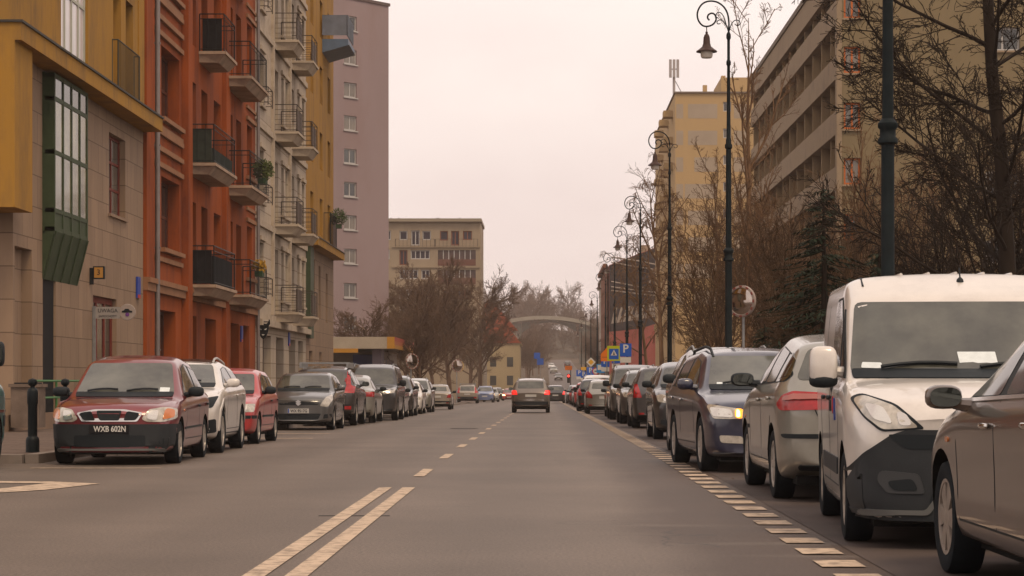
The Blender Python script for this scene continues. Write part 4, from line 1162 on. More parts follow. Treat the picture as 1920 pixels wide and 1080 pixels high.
# further right-hand street front
def row_house(name, label, x, d0, d1, z, m, side, roofm=None, roofh=0, storey=3.3, group=None):
    b = building(name, label, (x, d0, zg(d0)), group)
    N = (-1, 0) if side > 0 else (1, 0)
    f = Facade((x, 0), (0, 1), N); dep = 10
    base = zg(d0) - 2
    ops = []
    zc = zg(d0) + 1.0
    while zc + 2.2 < z:
        u = d0 + 1.2
        while u + 1.5 < d1: ops.append((u, u + 1.3, zc, zc + 1.9)); u += 3.0
        zc += storey
    q = MB(); f.wall(q, d0, d1, base, z, ops, .2); f.shell(q, d0, d1, base, z, dep)
    f.bx(q, d0, d1, 0, .25, z - .35, z)
    bl(q, 'wall', m, b)
    for o in ops:
        w = MB(); f.bx(w, o[0], o[1], -.22, -.16, o[2], o[3]); bl(w, 'window', M_GLASS, b)
    # end wall windows towards us
    e = Facade((x, d0), (-N[0], 0), (0, -1))
    for i in range(3):
        zc = zg(d0) + 1.2
        while zc + 2.2 < z:
            w = MB(); e.bx(w, 1.2 + 3 * i, 2.3 + 3 * i, .005, .05, zc, zc + 1.7); bl(w, 'window', M_GLASS, b); zc += storey
    if roofh:
        q = MB(); x2 = x - N[0] * dep; a, c = min(x, x2) - .3, max(x, x2) + .3
        q.prism([(a, z), (c, z), ((a + c) / 2, z + roofh)], d0 - .3, d1 + .3, 'y'); bl(q, 'roof', roofm, b)
        q = MB(); q.box((a + c) / 2 - 2.2, (a + c) / 2 - 1.4, d0 + 3, d0 + 4, z, z + roofh + .8); bl(q, 'chimney', M_BGE, b)
    return b
M_RTILE = mat('red_roof_tiles', (.27, .065, .032), .85, noise=.2, nscale=.6, bump=.2, bscale=4)
M_PALE = mat('pale_render', (.36, .31, .26), .85, noise=.1, nscale=.3)
row_house('pale_house', 'tall pale house showing behind the mural gable, roof just visible', 9.6, 330, 372, 1.1 + (715 - 508) * 330 / 4000, M_PALE, 1)
row_house('brown_house', 'brown street house far down on the right beyond the pale house', 11.5, 376, 430, 13, M_SANDW, 1, M_RTILE, 3)
row_house('cream_row_house', 'cream house in the haze near the foot of the bridge, right side', 14.5, 440, 500, 15, M_PALE, 1)
# red-roofed houses on the left
row_house('red_roof_house', 'cream yellow house with steep red tiled roof, right of the bare trees', -4.3, 380, 400, 1.1 + 72 * 380 / 4000, mat('butter_render', (.34, .26, .15), .85, noise=.1, nscale=.3), -1, M_RTILE, 6.0, group=None)
row_house('red_roof_house', 'taller house with red tiled roof behind the cream yellow one', -5.2, 404, 440, 1.1 + 95 * 404 / 4000, M_PALE, -1, M_RTILE, 6.0)
row_house('old_wall_house', 'pale house half hidden by the bare trees left of the street', -9.4, 322, 352, 1.1 + 60 * 322 / 4000, M_PALE, -1, mat('grey_roof', (.12, .10, .09), .8), 2.5)

# ------------------------------------------------------------------ bridge and far hill
vb = empty('viaduct', (0, 640, zg(640)), 0, 'pale arched road bridge crossing the far end of the street', 'bridge')
mb = MB(); kb = 640 / 4000
def arc(x): return 592 + ((x - 1020) / 75) ** 2 * 9
pts_t = [((x - 1020) * kb, 1.1 + (715 - arc(x)) * kb) for x in range(944, 1128, 8)]
pts_b = [((x - 1020) * kb, 1.1 + (715 - arc(x) - 7) * kb) for x in range(944, 1128, 8)]
mb.prism(pts_t + pts_b[::-1], 640, 650, 'y'); bl(mb, 'deck', mat('bridge_concrete', (.24, .215, .175), .8, noise=.1, nscale=.3), vb)
mb = MB()
for x in (962, 1102): mb.box((x - 1020) * kb - 2.4, (x - 1020) * kb + 2.4, 641, 649, zg(640) - 3, 1.1 + (715 - 606) * kb)
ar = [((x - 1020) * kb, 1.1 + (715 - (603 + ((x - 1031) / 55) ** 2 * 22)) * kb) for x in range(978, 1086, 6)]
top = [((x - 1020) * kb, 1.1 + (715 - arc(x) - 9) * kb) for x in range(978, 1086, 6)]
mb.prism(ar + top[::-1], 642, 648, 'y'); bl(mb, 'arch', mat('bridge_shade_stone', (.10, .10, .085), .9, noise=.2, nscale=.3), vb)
hill = MB()
nx, ny = 60, 24; vs = []; fs = []
for j in range(ny + 1):
    d = 690 + 500 * j / ny
    for i in range(nx + 1):
        x = -260 + 520 * i / nx
        up = min(1, max(0, (d - 690) / 130)); up = up * up * (3 - 2 * up)
        gap = 0
        h = (25 - 9 / (1 + math.exp(-(x - 12) / 5)) + 2 * math.sin(x * .09) + 1.5 * math.sin(x * .21 + d * .02)) * up
        vs.append((x, d, max(zg(700) - 1 + 0 * gap, h - 2)))
for j in range(ny):
    for i in range(nx): fs.append((j * (nx + 1) + i, j * (nx + 1) + i + 1, (j + 1) * (nx + 1) + i + 1, (j + 1) * (nx + 1) + i))
hill.add(vs, fs, 0, True)
tag(hill.build('hill', mat('winter_hillside', (.075, .062, .048), .95, noise=.4, nscale=.08)), kind='structure')
# ------------------------------------------------------------------ the vehicles of this street
P_MAROON = paint('maroon', (0.17, 0.016, 0.022), .25, .3)
P_WHITE = paint('pearl_white', (0.62, 0.57, 0.52), .05, .3, .2)
P_REDS = paint('signal_red', (0.38, 0.018, 0.018), .05, .35)
P_GREY = paint('slate_grey', (0.10, 0.097, 0.094), .5)
P_DARK = paint('graphite', (0.042, 0.038, 0.036), .45)
P_SILVER = paint('silver', (0.29, 0.275, 0.235), .55)
P_BLACK = paint('black', (0.016, 0.015, 0.016), .2, .28)
P_NAVY = paint('navy', (0.008, 0.010, 0.034), .1, .3)
P_BEIGE = paint('beige', (0.30, 0.255, 0.20), .35)
P_TAUPE = paint('taupe', (0.105, 0.080, 0.066), .45, .3, .35)
P_BLUE = paint('pale_blue', (0.15, 0.19, 0.33), .35)
P_TEAL = paint('teal', (0.02, 0.12, 0.115), .1)

W_ = .84
sp_lanos = spec(4.07, W_, 1.48, .29, .82, 2.52, .80, (1.12, .90), (1.88, 1.41), (2.45, 1.48), (3.2, 1.42), (3.78, .99), (3.98, .94), wr=.60, cf=.6, tf=.22, bowf=.22, z0=.17, nose=0,
    plate='WXB 602N', plate_mat=M_PLATEB, plate_ink=M_WHITEINK, pz=(.485, .7), spokes=6, wstyle='cap',
    front=[('headlight', [(.41, .615), (.48, .575), (.70, .575), (.82, .62), (.81, .745), (.68, .765), (.50, .735)], M_LENS, .010),
           ('headlight_reflector', [(.47, .615), (.60, .60), (.62, .725), (.51, .715)], M_LENSIN, .018),
           ('indicator', [(.67, .60), (.79, .63), (.785, .73), (.69, .745)], M_AMBER, .018),
           ('fog_recess', [(.50, .27), (.70, .29), (.70, .36), (.52, .35)], M_TRIM, .012)],
    frontc=[('bumper', [(-.82, .17), (.82, .17), (.83, .545), (-.83, .545)], M_PLAST, .016),
            ('lower_grille', [(-.46, .25), (.46, .25), (.46, .40), (-.46, .40)], M_TRIM, .022),
            ('bumper_lip', [(-.70, .195), (.70, .195), (.70, .225), (-.70, .225)], mat('bumper_lip_grey', (.12, .12, .115), .5), .026),
            ('grille_surround', [(-.36, .58), (.36, .58), (.43, .69), (.19, .735), (-.19, .735), (-.43, .69)], M_CHROME, .012),
            ('grille', [(-.125, .60), (.125, .60), (.165, .712), (-.165, .712)], M_TRIM, .020),
            ('grille', [(.185, .60), (.335, .60), (.39, .682), (.23, .705)], M_TRIM, .020),
            ('grille', [(-.335, .60), (-.185, .60), (-.23, .705), (-.39, .682)], M_TRIM, .020)],
    side=[('bumper_side', [(.08, .18), (.46, .18), (.46, .54), (.08, .54)], M_PLAST, .014), ('side_moulding', [(1.2, .46), (2.92, .47), (2.92, .50), (1.2, .49)], M_PLAST, .008), ('side_indicator', [(1.05, .70), (1.13, .70), (1.13, .735), (1.05, .735)], M_AMBER, .01)],
    handle_mat=M_TRIM, msize=(.11, .07, .07))
def add_sticker(sk, root, poly, m=M_STICK): return sk.patch('windscreen_sticker', poly, 'F', m, root, h=.008, r=.008)

CARS = []
def car(sp, pm, x, d, facing, label, group, yaw=0.0, name='parked_car', near=False, extra=None):
    root, sk = make_car(sp, pm, name, near)
    tag(root, label, 'car', group)
    place(root, x, d, facing, yaw, sp['L'])
    if extra: extra(root, sk)
    CARS.append(root)
    return root
def again(proto, sp, pm, x, d, facing, label, group, yaw=0.0):
    c = copy_tree(proto)
    tag(c, label, 'car', group)
    for ch in c.children:
        if ch.name.startswith('body') or (ch.name.startswith(('wing_mirror', 'door_handle')) and ch.material_slots[0].material.name.startswith('paint_')):
            ch.material_slots[0].link = 'OBJECT'; ch.material_slots[0].material = pm
    place(c, x, d, facing, yaw, sp['L'])
    CARS.append(c)
    return c
GL = 'cars parked along the left kerb'; GR = 'cars parked along the right kerb'; GF = 'cars on the far part of the street'

# -- left row, near to far
def ex(root, sk): add_sticker(sk, root, [(.47, .965), (.60, .96), (.60, 1.02), (.47, 1.025)])
car(sp_lanos, P_MAROON, -5.70, 27.95, 'toward', 'maroon hatchback with grey bumper and black plate WXB 602N beside the bollard', GL, .03, near=True, extra=ex)

sp_gla = spec(4.42, .90, 1.50, .35, .86, 2.70, .92, (1.15, 1.04), (2.02, 1.45), (2.7, 1.50), (3.75, 1.41), (4.2, 1.12), (4.36, 1.02), rails=(2.2, 3.9), rail_mat=mat('silver_rail', (.55, .52, .48), .3, .6), z0=.22, mirror_paint=True, spokes=10,
    side=[('arch_trim', [(.52, .36), (.60, .66), (.86, .80), (1.12, .66), (1.2, .36), (1.27, .36), (1.20, .70), (.86, .87), (.52, .70), (.44, .36)], P_WHITE, .012), ('sill_trim', [(1.35, .24), (3.05, .24), (3.05, .32), (1.35, .32)], M_TRIM, .01)],
    front=[('headlight', [(.50, .70), (.80, .72), (.86, .90), (.55, .84)], M_TRIM, .008), ('headlight_reflector', [(.58, .74), (.72, .75), (.74, .84), (.60, .82)], M_LENSIN, .012), ('air_intake', [(.56, .30), (.84, .34), (.84, .55), (.58, .50)], M_TRIM, .008)])
car(sp_gla, P_WHITE, -5.90, 32.6, 'toward', 'pearl white crossover with dark roof tucked behind the maroon hatchback', GL, .03, near=True,
    extra=lambda root, sk: sk.patch('roof_panel', [(-.56, 2.0), (.56, 2.0), (.58, 2.9), (.55, 3.8), (-.55, 3.8), (-.58, 2.9)], 'T', mat('panorama_roof', (.03, .022, .02), .15, spec=.7), root, h=.004, r=.06))

sp_fel = spec(3.86, .82, 1.42, .28, .78, 2.45, .80, (1.12, .93), (1.72, 1.35), (2.2, 1.42), (3.1, 1.39), (3.55, 1.0), (3.8, .92), wr=.63, spokes=6, wstyle='cap', tf=.12, bowf=.12, pz=(.44, .7), handle_mat=M_TRIM,
    frontc=[('grille', [(-.38, .62), (.38, .62), (.38, .72), (-.38, .72)], M_TRIM, .006), ('bumper_strip', [(-.80, .48), (.80, .48), (.80, .54), (-.80, .54)], M_TRIM, .010), ('lower_grille', [(-.4, .28), (.4, .28), (.4, .36), (-.4, .36)], M_TRIM, .006)],
    front=[('headlight', [(.44, .60), (.78, .60), (.78, .75), (.44, .74)], M_LENS, .007), ('headlight_reflector', [(.5, .62), (.66, .62), (.66, .72), (.5, .72)], M_LENSIN, .011)],
    side=[('bumper_strip_side', [(.05, .48), (.42, .48), (.42, .54), (.05, .54)], M_TRIM, .010), ('side_moulding', [(1.2, .5), (2.8, .5), (2.8, .54), (1.2, .54)], M_TRIM, .008)])
car(sp_fel, P_REDS, -6.06, 38.6, 'toward', 'bright red boxy hatchback with black bumper strip and black mirror', GL, 0, near=True)

sp_swift = spec(3.85, .845, 1.50, .30, .80, 2.43, .86, (1.05, 1.01), (1.72, 1.44), (2.3, 1.50), (3.15, 1.44), (3.6, 1.08), (3.78, .98), wr=.63, plate='WX 9517G', pz=(.50, .7), spokes=8, mirror_paint=True, tf=.22,
    hl=[(.52, .62), (.74, .60), (.82, .80), (.74, .93), (.66, .86)],
    frontc=[('grille', [(-.47, .645), (.47, .645), (.58, .755), (-.58, .755)], M_TRIM, .006), ('lower_grille', [(-.48, .28), (.48, .28), (.56, .43), (-.56, .43)], M_TRIM, .006), ('fog_recess', [(.60, .30), (.80, .34), (.80, .43), (.63, .41)], M_TRIM, .006), ('fog_recess', [(-.80, .34), (-.60, .30), (-.63, .41), (-.80, .43)], M_TRIM, .006)],
    front=[('headlight', [(.52, .62), (.72, .60), (.82, .78), (.78, .92), (.66, .84)], M_LENS, .007)])
def emblem(root, sk):
    loc, n = sk.hit((0, .70), 'F')
    MB().prism([(-.07, -.02), (.0, -.075), (.075, -.02), (.035, .0), (.07, .025), (0, .075), (-.075, .025), (-.035, .0)], loc.y - .03, loc.y - .005, 'y').build('bonnet_emblem', M_CHROME, root).location = (0, 0, .70)
car(sp_swift, P_GREY, -6.15, 53.4, 'toward', 'slate grey hatchback with dark grille band and silver emblem, nose towards us', GL, 0, near=True, extra=emblem)

sp_xc = spec(4.63, .945, 1.71, .36, .90, 2.77, 1.0, (1.25, 1.12), (2.1, 1.60), (2.9, 1.70), (4.0, 1.60), (4.4, 1.12), (4.56, 1.02), z0=.25, spokes=5, dloend=3.85, eave=.13, pz=(.6, .82), rw=(1.12, 1.52, .62, .58),
    rear=[('tail_light', [(.66, .92), (.92, .92), (.93, 1.10), (.82, 1.14), (.75, 1.56), (.68, 1.56), (.70, 1.18)], M_RED, .012), ('bumper_reflector', [(.60, .46), (.84, .46), (.84, .56), (.60, .55)], M_RED, .012)],
    rearc=[('rear_bumper_trim', [(-.88, .30), (.88, .30), (.90, .60), (-.90, .60)], M_TRIM, .008)])
xc = car(sp_xc, P_DARK, -6.28, 60.0, 'away', 'dark grey estate car with tall red tail lights and a roof rack, tail towards us', GL, 0, near=True,
    extra=lambda root, sk: (lambda z: MB().box(-.72, .72, 2.3, 2.37, z + .08, z + .115).box(-.72, .72, 3.5, 3.57, z + .08, z + .115).box(-.70, -.64, 2.1, 3.8, z - .05, z + .08).box(.64, .70, 2.1, 3.8, z - .05, z + .08).build('roof_rack', M_STEEL, root))(1.69))

sp_sedan = spec(4.70, .91, 1.50, .33, .92, 2.75, .80, (1.35, .98), (2.15, 1.42), (2.75, 1.50), (3.55, 1.40), (4.2, 1.09), (4.62, 1.03), dloend=3.45, kick=.35, spokes=10,
    rear=[('tail_light', [(.44, .82), (.90, .80), (.90, .96), (.62, .95)], M_RED, .008)])
sedan = car(sp_sedan, P_SILVER, -6.15, 65.6, 'away', 'silver saloon with wide red tail light between the dark estate and the tall dark wagon', GL)

sp_lc = spec(4.85, .955, 1.96, .38, .88, 2.80, 1.10, (1.15, 1.22), (1.75, 1.82), (2.4, 1.95), (4.5, 1.92), (4.75, 1.25), (4.82, 1.1), z0=.27, wr=.74, rails=(2.1, 4.4), dloend=4.35, spokes=6, pz=(.6, .9), bowf=.14, tf=.12, mp=3.2,
    msize=(.12, .09, .11))
lc = car(sp_lc, P_DARK, -5.95, 72.3, 'toward', 'tall graphite off road wagon with silver roof rails facing us', GL)

sp_hatch = spec(4.0, .86, 1.50, .305, .82, 2.50, .80, (1.1, .98), (1.85, 1.43), (2.4, 1.50), (3.2, 1.43), (3.75, 1.05), (3.92, .95))
sp_suv = spec(4.5, .91, 1.68, .345, .90, 2.66, .98, (1.2, 1.10), (1.95, 1.58), (2.6, 1.67), (3.9, 1.60), (4.3, 1.14), (4.44, 1.02), z0=.23, rails=(2.1, 3.9), dloend=3.8)
hatch = car(sp_hatch, P_DARK, -6.10, 79.4, 'toward', 'dark hatchback almost hidden behind the tall graphite wagon', GL)
suv0 = car(sp_suv, P_BLACK, -6.20, 85.6, 'toward', 'black car peeping out behind the hidden dark hatchback', GL)
again(hatch, sp_hatch, P_WHITE, -6.28, 94.6, 'toward', 'white hatchback with open bonnet line view beside the road, nose towards us', GL)
CARS[-1]['label'] = 'white small hatchback facing us in front of the silver wagon with roof rails'
again(suv0, sp_suv, P_SILVER, -6.35, 102.5, 'toward', 'silver wagon with roof rails directly behind the white small hatchback', GL)
sp_old = spec(4.15, .84, 1.42, .29, .82, 2.47, .78, (1.2, .92), (1.8, 1.35), (2.3, 1.42), (3.1, 1.36), (3.55, .98), (4.1, .94), spokes=6, wstyle='cap', tf=.12, bowr=.06, tl=[(.58, .66), (.82, .66), (.82, .86), (.66, .86)],
    rearc=[('rear_bumper_trim', [(-.80, .40), (.80, .40), (.81, .48), (-.81, .48)], M_TRIM, .012), ('rear_valance', [(-.78, .22), (.78, .22), (.78, .30), (-.78, .30)], M_TRIM, .01)], dloend=3.0)
old = car(sp_old, P_BEIGE, -6.02, 119, 'away', 'old beige saloon with dark bumper strip, last of the near left row', GL)
again(xc, sp_xc, P_BEIGE, -6.85, 190, 'away', 'beige tall estate with red V shaped tail lights beyond the driveway gap', GL)
again(suv0, sp_suv, P_BLUE, -5.9, 212, 'toward', 'pale blue car parked behind the beige tall estate', GL)
again(hatch, sp_hatch, P_SILVER, -5.6, 224, 'toward', 'small silver car behind the pale blue one on the left', GL)
again(hatch, sp_hatch, P_BEIGE, -5.9, 236, 'toward', 'beige hatchback in the distance on the left, behind small silver car', GL)

# -- teal van at the left edge
sp_teal = spec(4.6, .88, 1.95, .33, 1.0, 2.6, 1.00, (.75, 1.14), (1.3, 1.75), (1.9, 1.95), (4.3, 1.93), (4.5, 1.6), (4.58, 1.2), wr=.74, z0=.22, mp=4, msize=(.09, .06, .16), mir=(1.15, 1.42), tf=.3, cf=.5,
    side=[('wing_trim', [(.12, .70), (1.6, .70), (1.6, .735), (.12, .735)], M_CHROME, .01), ('side_vent', [(.3, .52), (.62, .52), (.62, .66), (.3, .66)], M_TRIM, .008)])
teal = car(sp_teal, P_TEAL, -7.90, 23.75, 'away', 'teal van cut off by the left edge of the picture, only mirror and wing showing', None, 0, 'parked_van', True)

# -- right row
sp_auris = spec(4.28, .88, 1.47, .325, .86, 2.60, .78, (1.02, 1.00), (2.02, 1.42), (2.6, 1.47), (3.6, 1.40), (4.05, 1.04), (4.2, .94), z0=.20, spokes=6, wstyle='cap', rim=mat('wheel_cover', (.26, .215, .18), .45, .3, noise=.3, nscale=12), mirror_paint=True, a0=.36,
    handle_mat=M_CHROME, pillars=[2.28, 3.2], msize=(.10, .075, .066), mir=(1.50, .985), seams=[((1.32, .34), (1.28, .90)), ((1.28, .90), (1.40, 1.0)), ((2.28, .34), (2.28, 1.0)), ((1.32, .34), (2.9, .34)), ((2.95, .44), (3.36, .8))],
    handles=[(2.12, .87), (3.08, .89)], side=[('window_chrome', [(1.42, .985), (3.4, 1.03), (3.4, 1.05), (1.42, 1.005)], M_CHROME, .010), ('side_indicator', [(1.02, .76), (1.1, .76), (1.1, .79), (1.02, .79)], M_AMBER, .008)])
car(sp_auris, P_TAUPE, 3.15, 8.8, 'away', 'dusty taupe hatchback nearest on the right, cut by the picture edge', GR, .0, near=True)

WB = .915
sp_doblo = spec(4.39, WB, 1.92, .315, .90, 2.755, .98, (.92, 1.13), (1.48, 1.70), (1.90, 1.88), (4.15, 1.91), (4.33, 1.75), (4.37, 1.1), zbelt=1.10, wr=.82, z0=.17, nose=.02, rise=.02, cf=.62, tf=.22, bowf=.22, mp=3.6, msize=(.10, .08, .14), mirror_paint=True, mirror_black=True, spokes=6, wstyle='cap', rim=mat('dusty_wheel_cover', (.33, .28, .23), .5, .2, noise=.35, nscale=14),
    ws=(1.155, 1.665, .835, .775), dloend=2.45, kick=.05, pillars=[1.55], eave=.16, rw=(1.2, 1.66, .62, .6), mir=(1.28, 1.18), antenna=(0, 1.75), pz=(.46, .9), handles=[(2.1, .98), (2.75, .98)], handle_mat=M_TRIM,
    seams=[((1.36, .36), (1.32, 1.06)), ((2.32, .36), (2.32, 1.08)), ((1.36, .36), (3.1, .36)), ((3.35, .36), (3.35, 1.7))],
    front=[('headlight', [(.42, .79), (.70, .77), (.80, .86), (.875, .99), (.80, 1.02), (.60, .95)], M_TRIM, .006), ('headlight_lens', [(.46, .80), (.69, .785), (.79, .87), (.855, .98), (.79, 1.005), (.61, .935)], M_LENS, .010),
           ('headlight_reflector', [(.62, .82), (.74, .85), (.79, .95), (.68, .93)], M_LENSIN, .014), ('headlight_reflector', [(.50, .815), (.585, .815), (.60, .90), (.54, .885)], M_LENSIN, .014),
           ('fog_recess', [(.42, .37), (.66, .37), (.72, .46), (.70, .52), (.46, .50)], mat('fog_recess', (.05, .052, .055), .5), .022), ('fog_light', [(.46, .39), (.62, .39), (.66, .45), (.50, .47)], M_TRIM, .026)],
    frontc=[('bumper', [(-.90, .12), (.90, .12), (.915, .48), (.80, .63), (.64, .75), (.54, .785), (-.54, .785), (-.64, .75), (-.80, .63), (-.915, .48)], M_PLAST, .014),
            ('grille', [(-.54, .66), (.54, .66), (.66, .755), (-.66, .755)], M_TRIM, .018), ('lower_grille', [(-.40, .30), (.40, .30), (.36, .44), (-.36, .44)], M_TRIM, .018),
            ('bumper_lip', [(-.82, .23), (-.40, .23), (-.33, .33), (.33, .33), (.40, .23), (.82, .23), (.82, .262), (.42, .262), (.35, .36), (-.35, .36), (-.42, .262), (-.82, .262)], mat('bumper_lip_grey', (.12, .12, .115), .5), .022)],
    side=[('bumper_side', [(.10, .12), (.56, .12), (.56, .44), (.42, .50), (.26, .58), (.10, .64)], M_PLAST, .012), ('side_moulding', [(1.38, .44), (3.1, .44), (3.1, .56), (1.38, .56)], M_PLAST, .010), ('door_handle_recess', [(2.02, .88), (2.20, .88), (2.20, 1.06), (2.02, 1.06)], M_TRIM, .007), ('A_pillar_trim', [(1.10, 1.12), (1.16, 1.12), (1.66, 1.62), (1.60, 1.62)], M_TRIM, .007)])
sp_doblo['side'][-1] = ('pillar_trim',) + sp_doblo['side'][-1][1:]
def van_extra(root, sk):
    sk.patch('windscreen_sticker', [(-.76, 1.19), (-.62, 1.185), (-.62, 1.225), (-.75, 1.23)], 'F', M_STICK, root, h=.009, r=.01)
    sk.patch('windscreen_paper', [(-.09, 1.215), (.17, 1.215), (.16, 1.30), (-.10, 1.30)], 'F', M_STICK, root, h=.009, r=.004)
    for s in (1, -1):
        pts = []
        for i in range(13):
            y = 1.75 + (3.9 - 1.75) * i / 12
            x = s * .70
            loc, n = sk.hit((x, y), 'T'); pts.append((loc.x, loc.y, loc.z + .003))
        MB().tube(pts, .009, 5).build('roof_seam', M_TRIM, root)
    for k in range(5):
        x = -.4 + .2 * k
        pts = [tuple(sk.hit((x, y), 'T')[0] + Vector((0, 0, .006))) for y in (2.0, 2.4, 2.8, 3.2, 3.6, 4.0)]
        MB().tube(pts, .011, 6).build('roof_ridge', P_WHITE, root)
    sk.patch('door_logo', [(1.72, .90), (1.80, .86), (1.90, .90), (1.80, 1.0)], 'L', mat('logo_red', (.4, .02, .03), .5), root, h=.006, r=.02)
    sk.patch('door_logo', [(1.56, .82), (1.70, .82), (1.70, .98), (1.60, .98)], 'L', mat('logo_blue', (.03, .06, .25), .5), root, h=.006, r=.02)
car(sp_doblo, P_WHITE, 2.89, 13.75, 'toward', 'white delivery van with dark plastic bumper and papers behind the windscreen', GR, -.075, 'parked_van', True, van_extra)
CARS[-1]['category'] = 'van'; teal['category'] = 'van'

sp_altea = spec(4.45, .885, 1.56, .325, .88, 2.58, .82, (1.05, 1.02), (2.05, 1.48), (2.6, 1.56), (3.85, 1.46), (4.27, 1.10), (4.38, .98), zbelt=1.02, rise=.05, wr=.62, dloend=3.75, kick=.30, spokes=8, pillars=[2.5, 3.4], pz=(.5, .88), cr=.6, tr=.2, bowr=.2, msize=(.12, .07, .07),
    rear=[('tail_light', [(.43, .85), (.85, .835), (.87, .90), (.83, .975), (.74, 1.005), (.44, .985)], M_RED, .018), ('tail_light_clear', [(.45, .925), (.83, .925), (.81, .958), (.73, .975), (.46, .965)], mat('pale_red_lens', (.34, .10, .08), .25, coat=.3), .034), ('bumper_strip', [(.30, .585), (.83, .585), (.845, .625), (.30, .63)], M_TRIM, .014), ('tailgate_seam', [(.50, .68), (.51, .68), (.585, .85), (.575, .85)], M_TRIM, .006)],
    rearc=[('bumper_valance', [(-.70, .30), (.70, .30), (.72, .345), (-.72, .345)], M_TRIM, .01)], rw=(1.11, 1.40, .72, .58),
    side=[('quarter_window', [(3.62, 1.12), (4.02, 1.15), (3.90, 1.30), (3.66, 1.37)], M_SIDEGLASS, .008), ('side_indicator', [(.9, .72), (.98, .72), (.98, .75), (.9, .75)], M_AMBER, .008), ('number_badge', [(1.1, .62), (1.32, .62), (1.32, .66), (1.1, .66)], M_TRIM, .007)])
car(sp_altea, P_SILVER, 3.01, 19.05, 'away', 'silver rounded hatchback, tail towards us with long red and clear tail light', GR, .0, near=True)

sp_oct = spec(4.66, .905, 1.56, .335, .92, 2.69, .86, (1.22, 1.00), (2.05, 1.475), (2.7, 1.54), (4.0, 1.48), (4.42, 1.06), (4.58, .96), wr=.64, z0=.18, rails=(2.0, 4.1), rail_mat=M_TRIM, dloend=4.0, mirror_paint=True, spokes=9, handle_mat=M_CHROME, tf=.16, bowf=.2, pz=(.52, .85), pillars=[2.85, 3.75],
    front=[('headlight', [(.44, .655), (.82, .655), (.865, .80), (.84, .825), (.46, .76)], M_LENS, .008), ('headlight_reflector', [(.60, .675), (.82, .68), (.84, .79), (.62, .765)], M_LENSIN, .012),
           ('fog_light', [(.46, .36), (.74, .37), (.76, .46), (.50, .45)], M_LENS, .010)],
    frontc=[('grille', [(-.40, .66), (.40, .66), (.42, .77), (-.42, .77)], M_TRIM, .008), ('lower_grille', [(-.42, .26), (.42, .26), (.45, .44), (-.45, .44)], M_TRIM, .006), ('chin_trim', [(-.80, .215), (.80, .215), (.82, .25), (-.82, .25)], mat('chin_grey', (.10, .10, .105), .5), .012)])
def oct_extra(root, sk):
    sk.patch('lit_indicator', [(-.58, .665), (-.47, .665), (-.475, .755), (-.575, .765)], 'F', M_AMBERLIT, root, h=.035, r=.05)
    sk.patch('lit_bulb', [(-.565, .68), (-.515, .68), (-.52, .74), (-.56, .745)], 'F', M_BULB, root, h=.05, r=.03)
    add_sticker(sk, root, [(-.62, 1.05), (-.49, 1.045), (-.49, 1.085), (-.61, 1.09)])
car(sp_oct, P_NAVY, 2.86, 25.35, 'toward', 'navy blue estate with black roof rails and its amber indicator lit', GR, .06, near=True, extra=oct_extra)
again(suv0, sp_suv, P_DARK, 2.93, 31.4, 'toward', 'dark grey car with roof rails right behind the navy estate', GR)
sp_blk = spec(4.05, .87, 1.60, .31, .80, 2.55, .92, (1.0, 1.06), (1.72, 1.50), (2.3, 1.60), (3.4, 1.54), (3.8, 1.12), (3.97, 1.0), rise=.08, spokes=6)
blk = car(sp_blk, P_BLACK, 3.06, 42.3, 'toward', 'black hatchback facing us with a large black mirror over the road', GR, near=True)
sp_r6 = spec(4.4, .90, 1.66, .33, .88, 2.65, .95, (1.1, 1.08), (1.9, 1.56), (2.5, 1.65), (3.7, 1.58), (4.15, 1.12), (4.32, 1.0), tl=[(.66, .80), (.88, .80), (.84, 1.16), (.76, 1.16)], dloend=3.6)
r6 = car(sp_r6, P_DARK, 3.22, 55.7, 'away', 'dark hatchback showing one upright red tail light, tail towards us', GR)
again(suv0, sp_suv, P_GREY, 3.22, 64.2, 'toward', 'grey wagon with roof rails between the upright tail light and the tall people carrier', GR)
again(lc, sp_lc, P_GREY, 3.26, 74.1, 'toward', 'tall grey people carrier with roof rails, highest of the right row', GR)
again(hatch, sp_hatch, P_BEIGE, 3.28, 82.3, 'toward', 'beige car mostly hidden behind the tall grey people carrier', GR)
sp_r10 = spec(4.2, .87, 1.52, .31, .84, 2.6, .80, (1.1, .98), (1.9, 1.44), (2.5, 1.52), (3.5, 1.45), (3.95, 1.06), (4.12, .95), tl=[(.55, .68), (.86, .72), (.85, .98), (.72, 1.0), (.58, .84)], bowr=.2)
r10 = car(sp_r10, P_SILVER, 2.72, 95, 'away', 'silver hatchback with large rounded red tail light, tail towards us', GR)
again(r6, sp_r6, P_BLACK, 2.58, 107, 'away', 'black estate with small red tail lights behind the silver hatchback', GR)
again(lc, sp_lc, P_WHITE, 3.0, 117, 'toward', 'white van roof showing over the black estate', GR)
again(r10, sp_r10, P_DARK, 2.9, 130, 'away', 'dark hatchback far down the right row, first beyond the white van', GR)
again(r6, sp_r6, P_REDS, 2.9, 142, 'away', 'red car far down the right row', GR)
again(hatch, sp_hatch, P_DARK, 2.9, 156, 'toward', 'dark car behind the red one far down the right row', GR)
again(r10, sp_r10, P_MAROON, 2.9, 172, 'away', 'dark red hatchback second from the end of the right row', GR)
again(suv0, sp_suv, P_BLACK, 2.9, 190, 'toward', 'black wagon, last of the right row before the junction', GR)

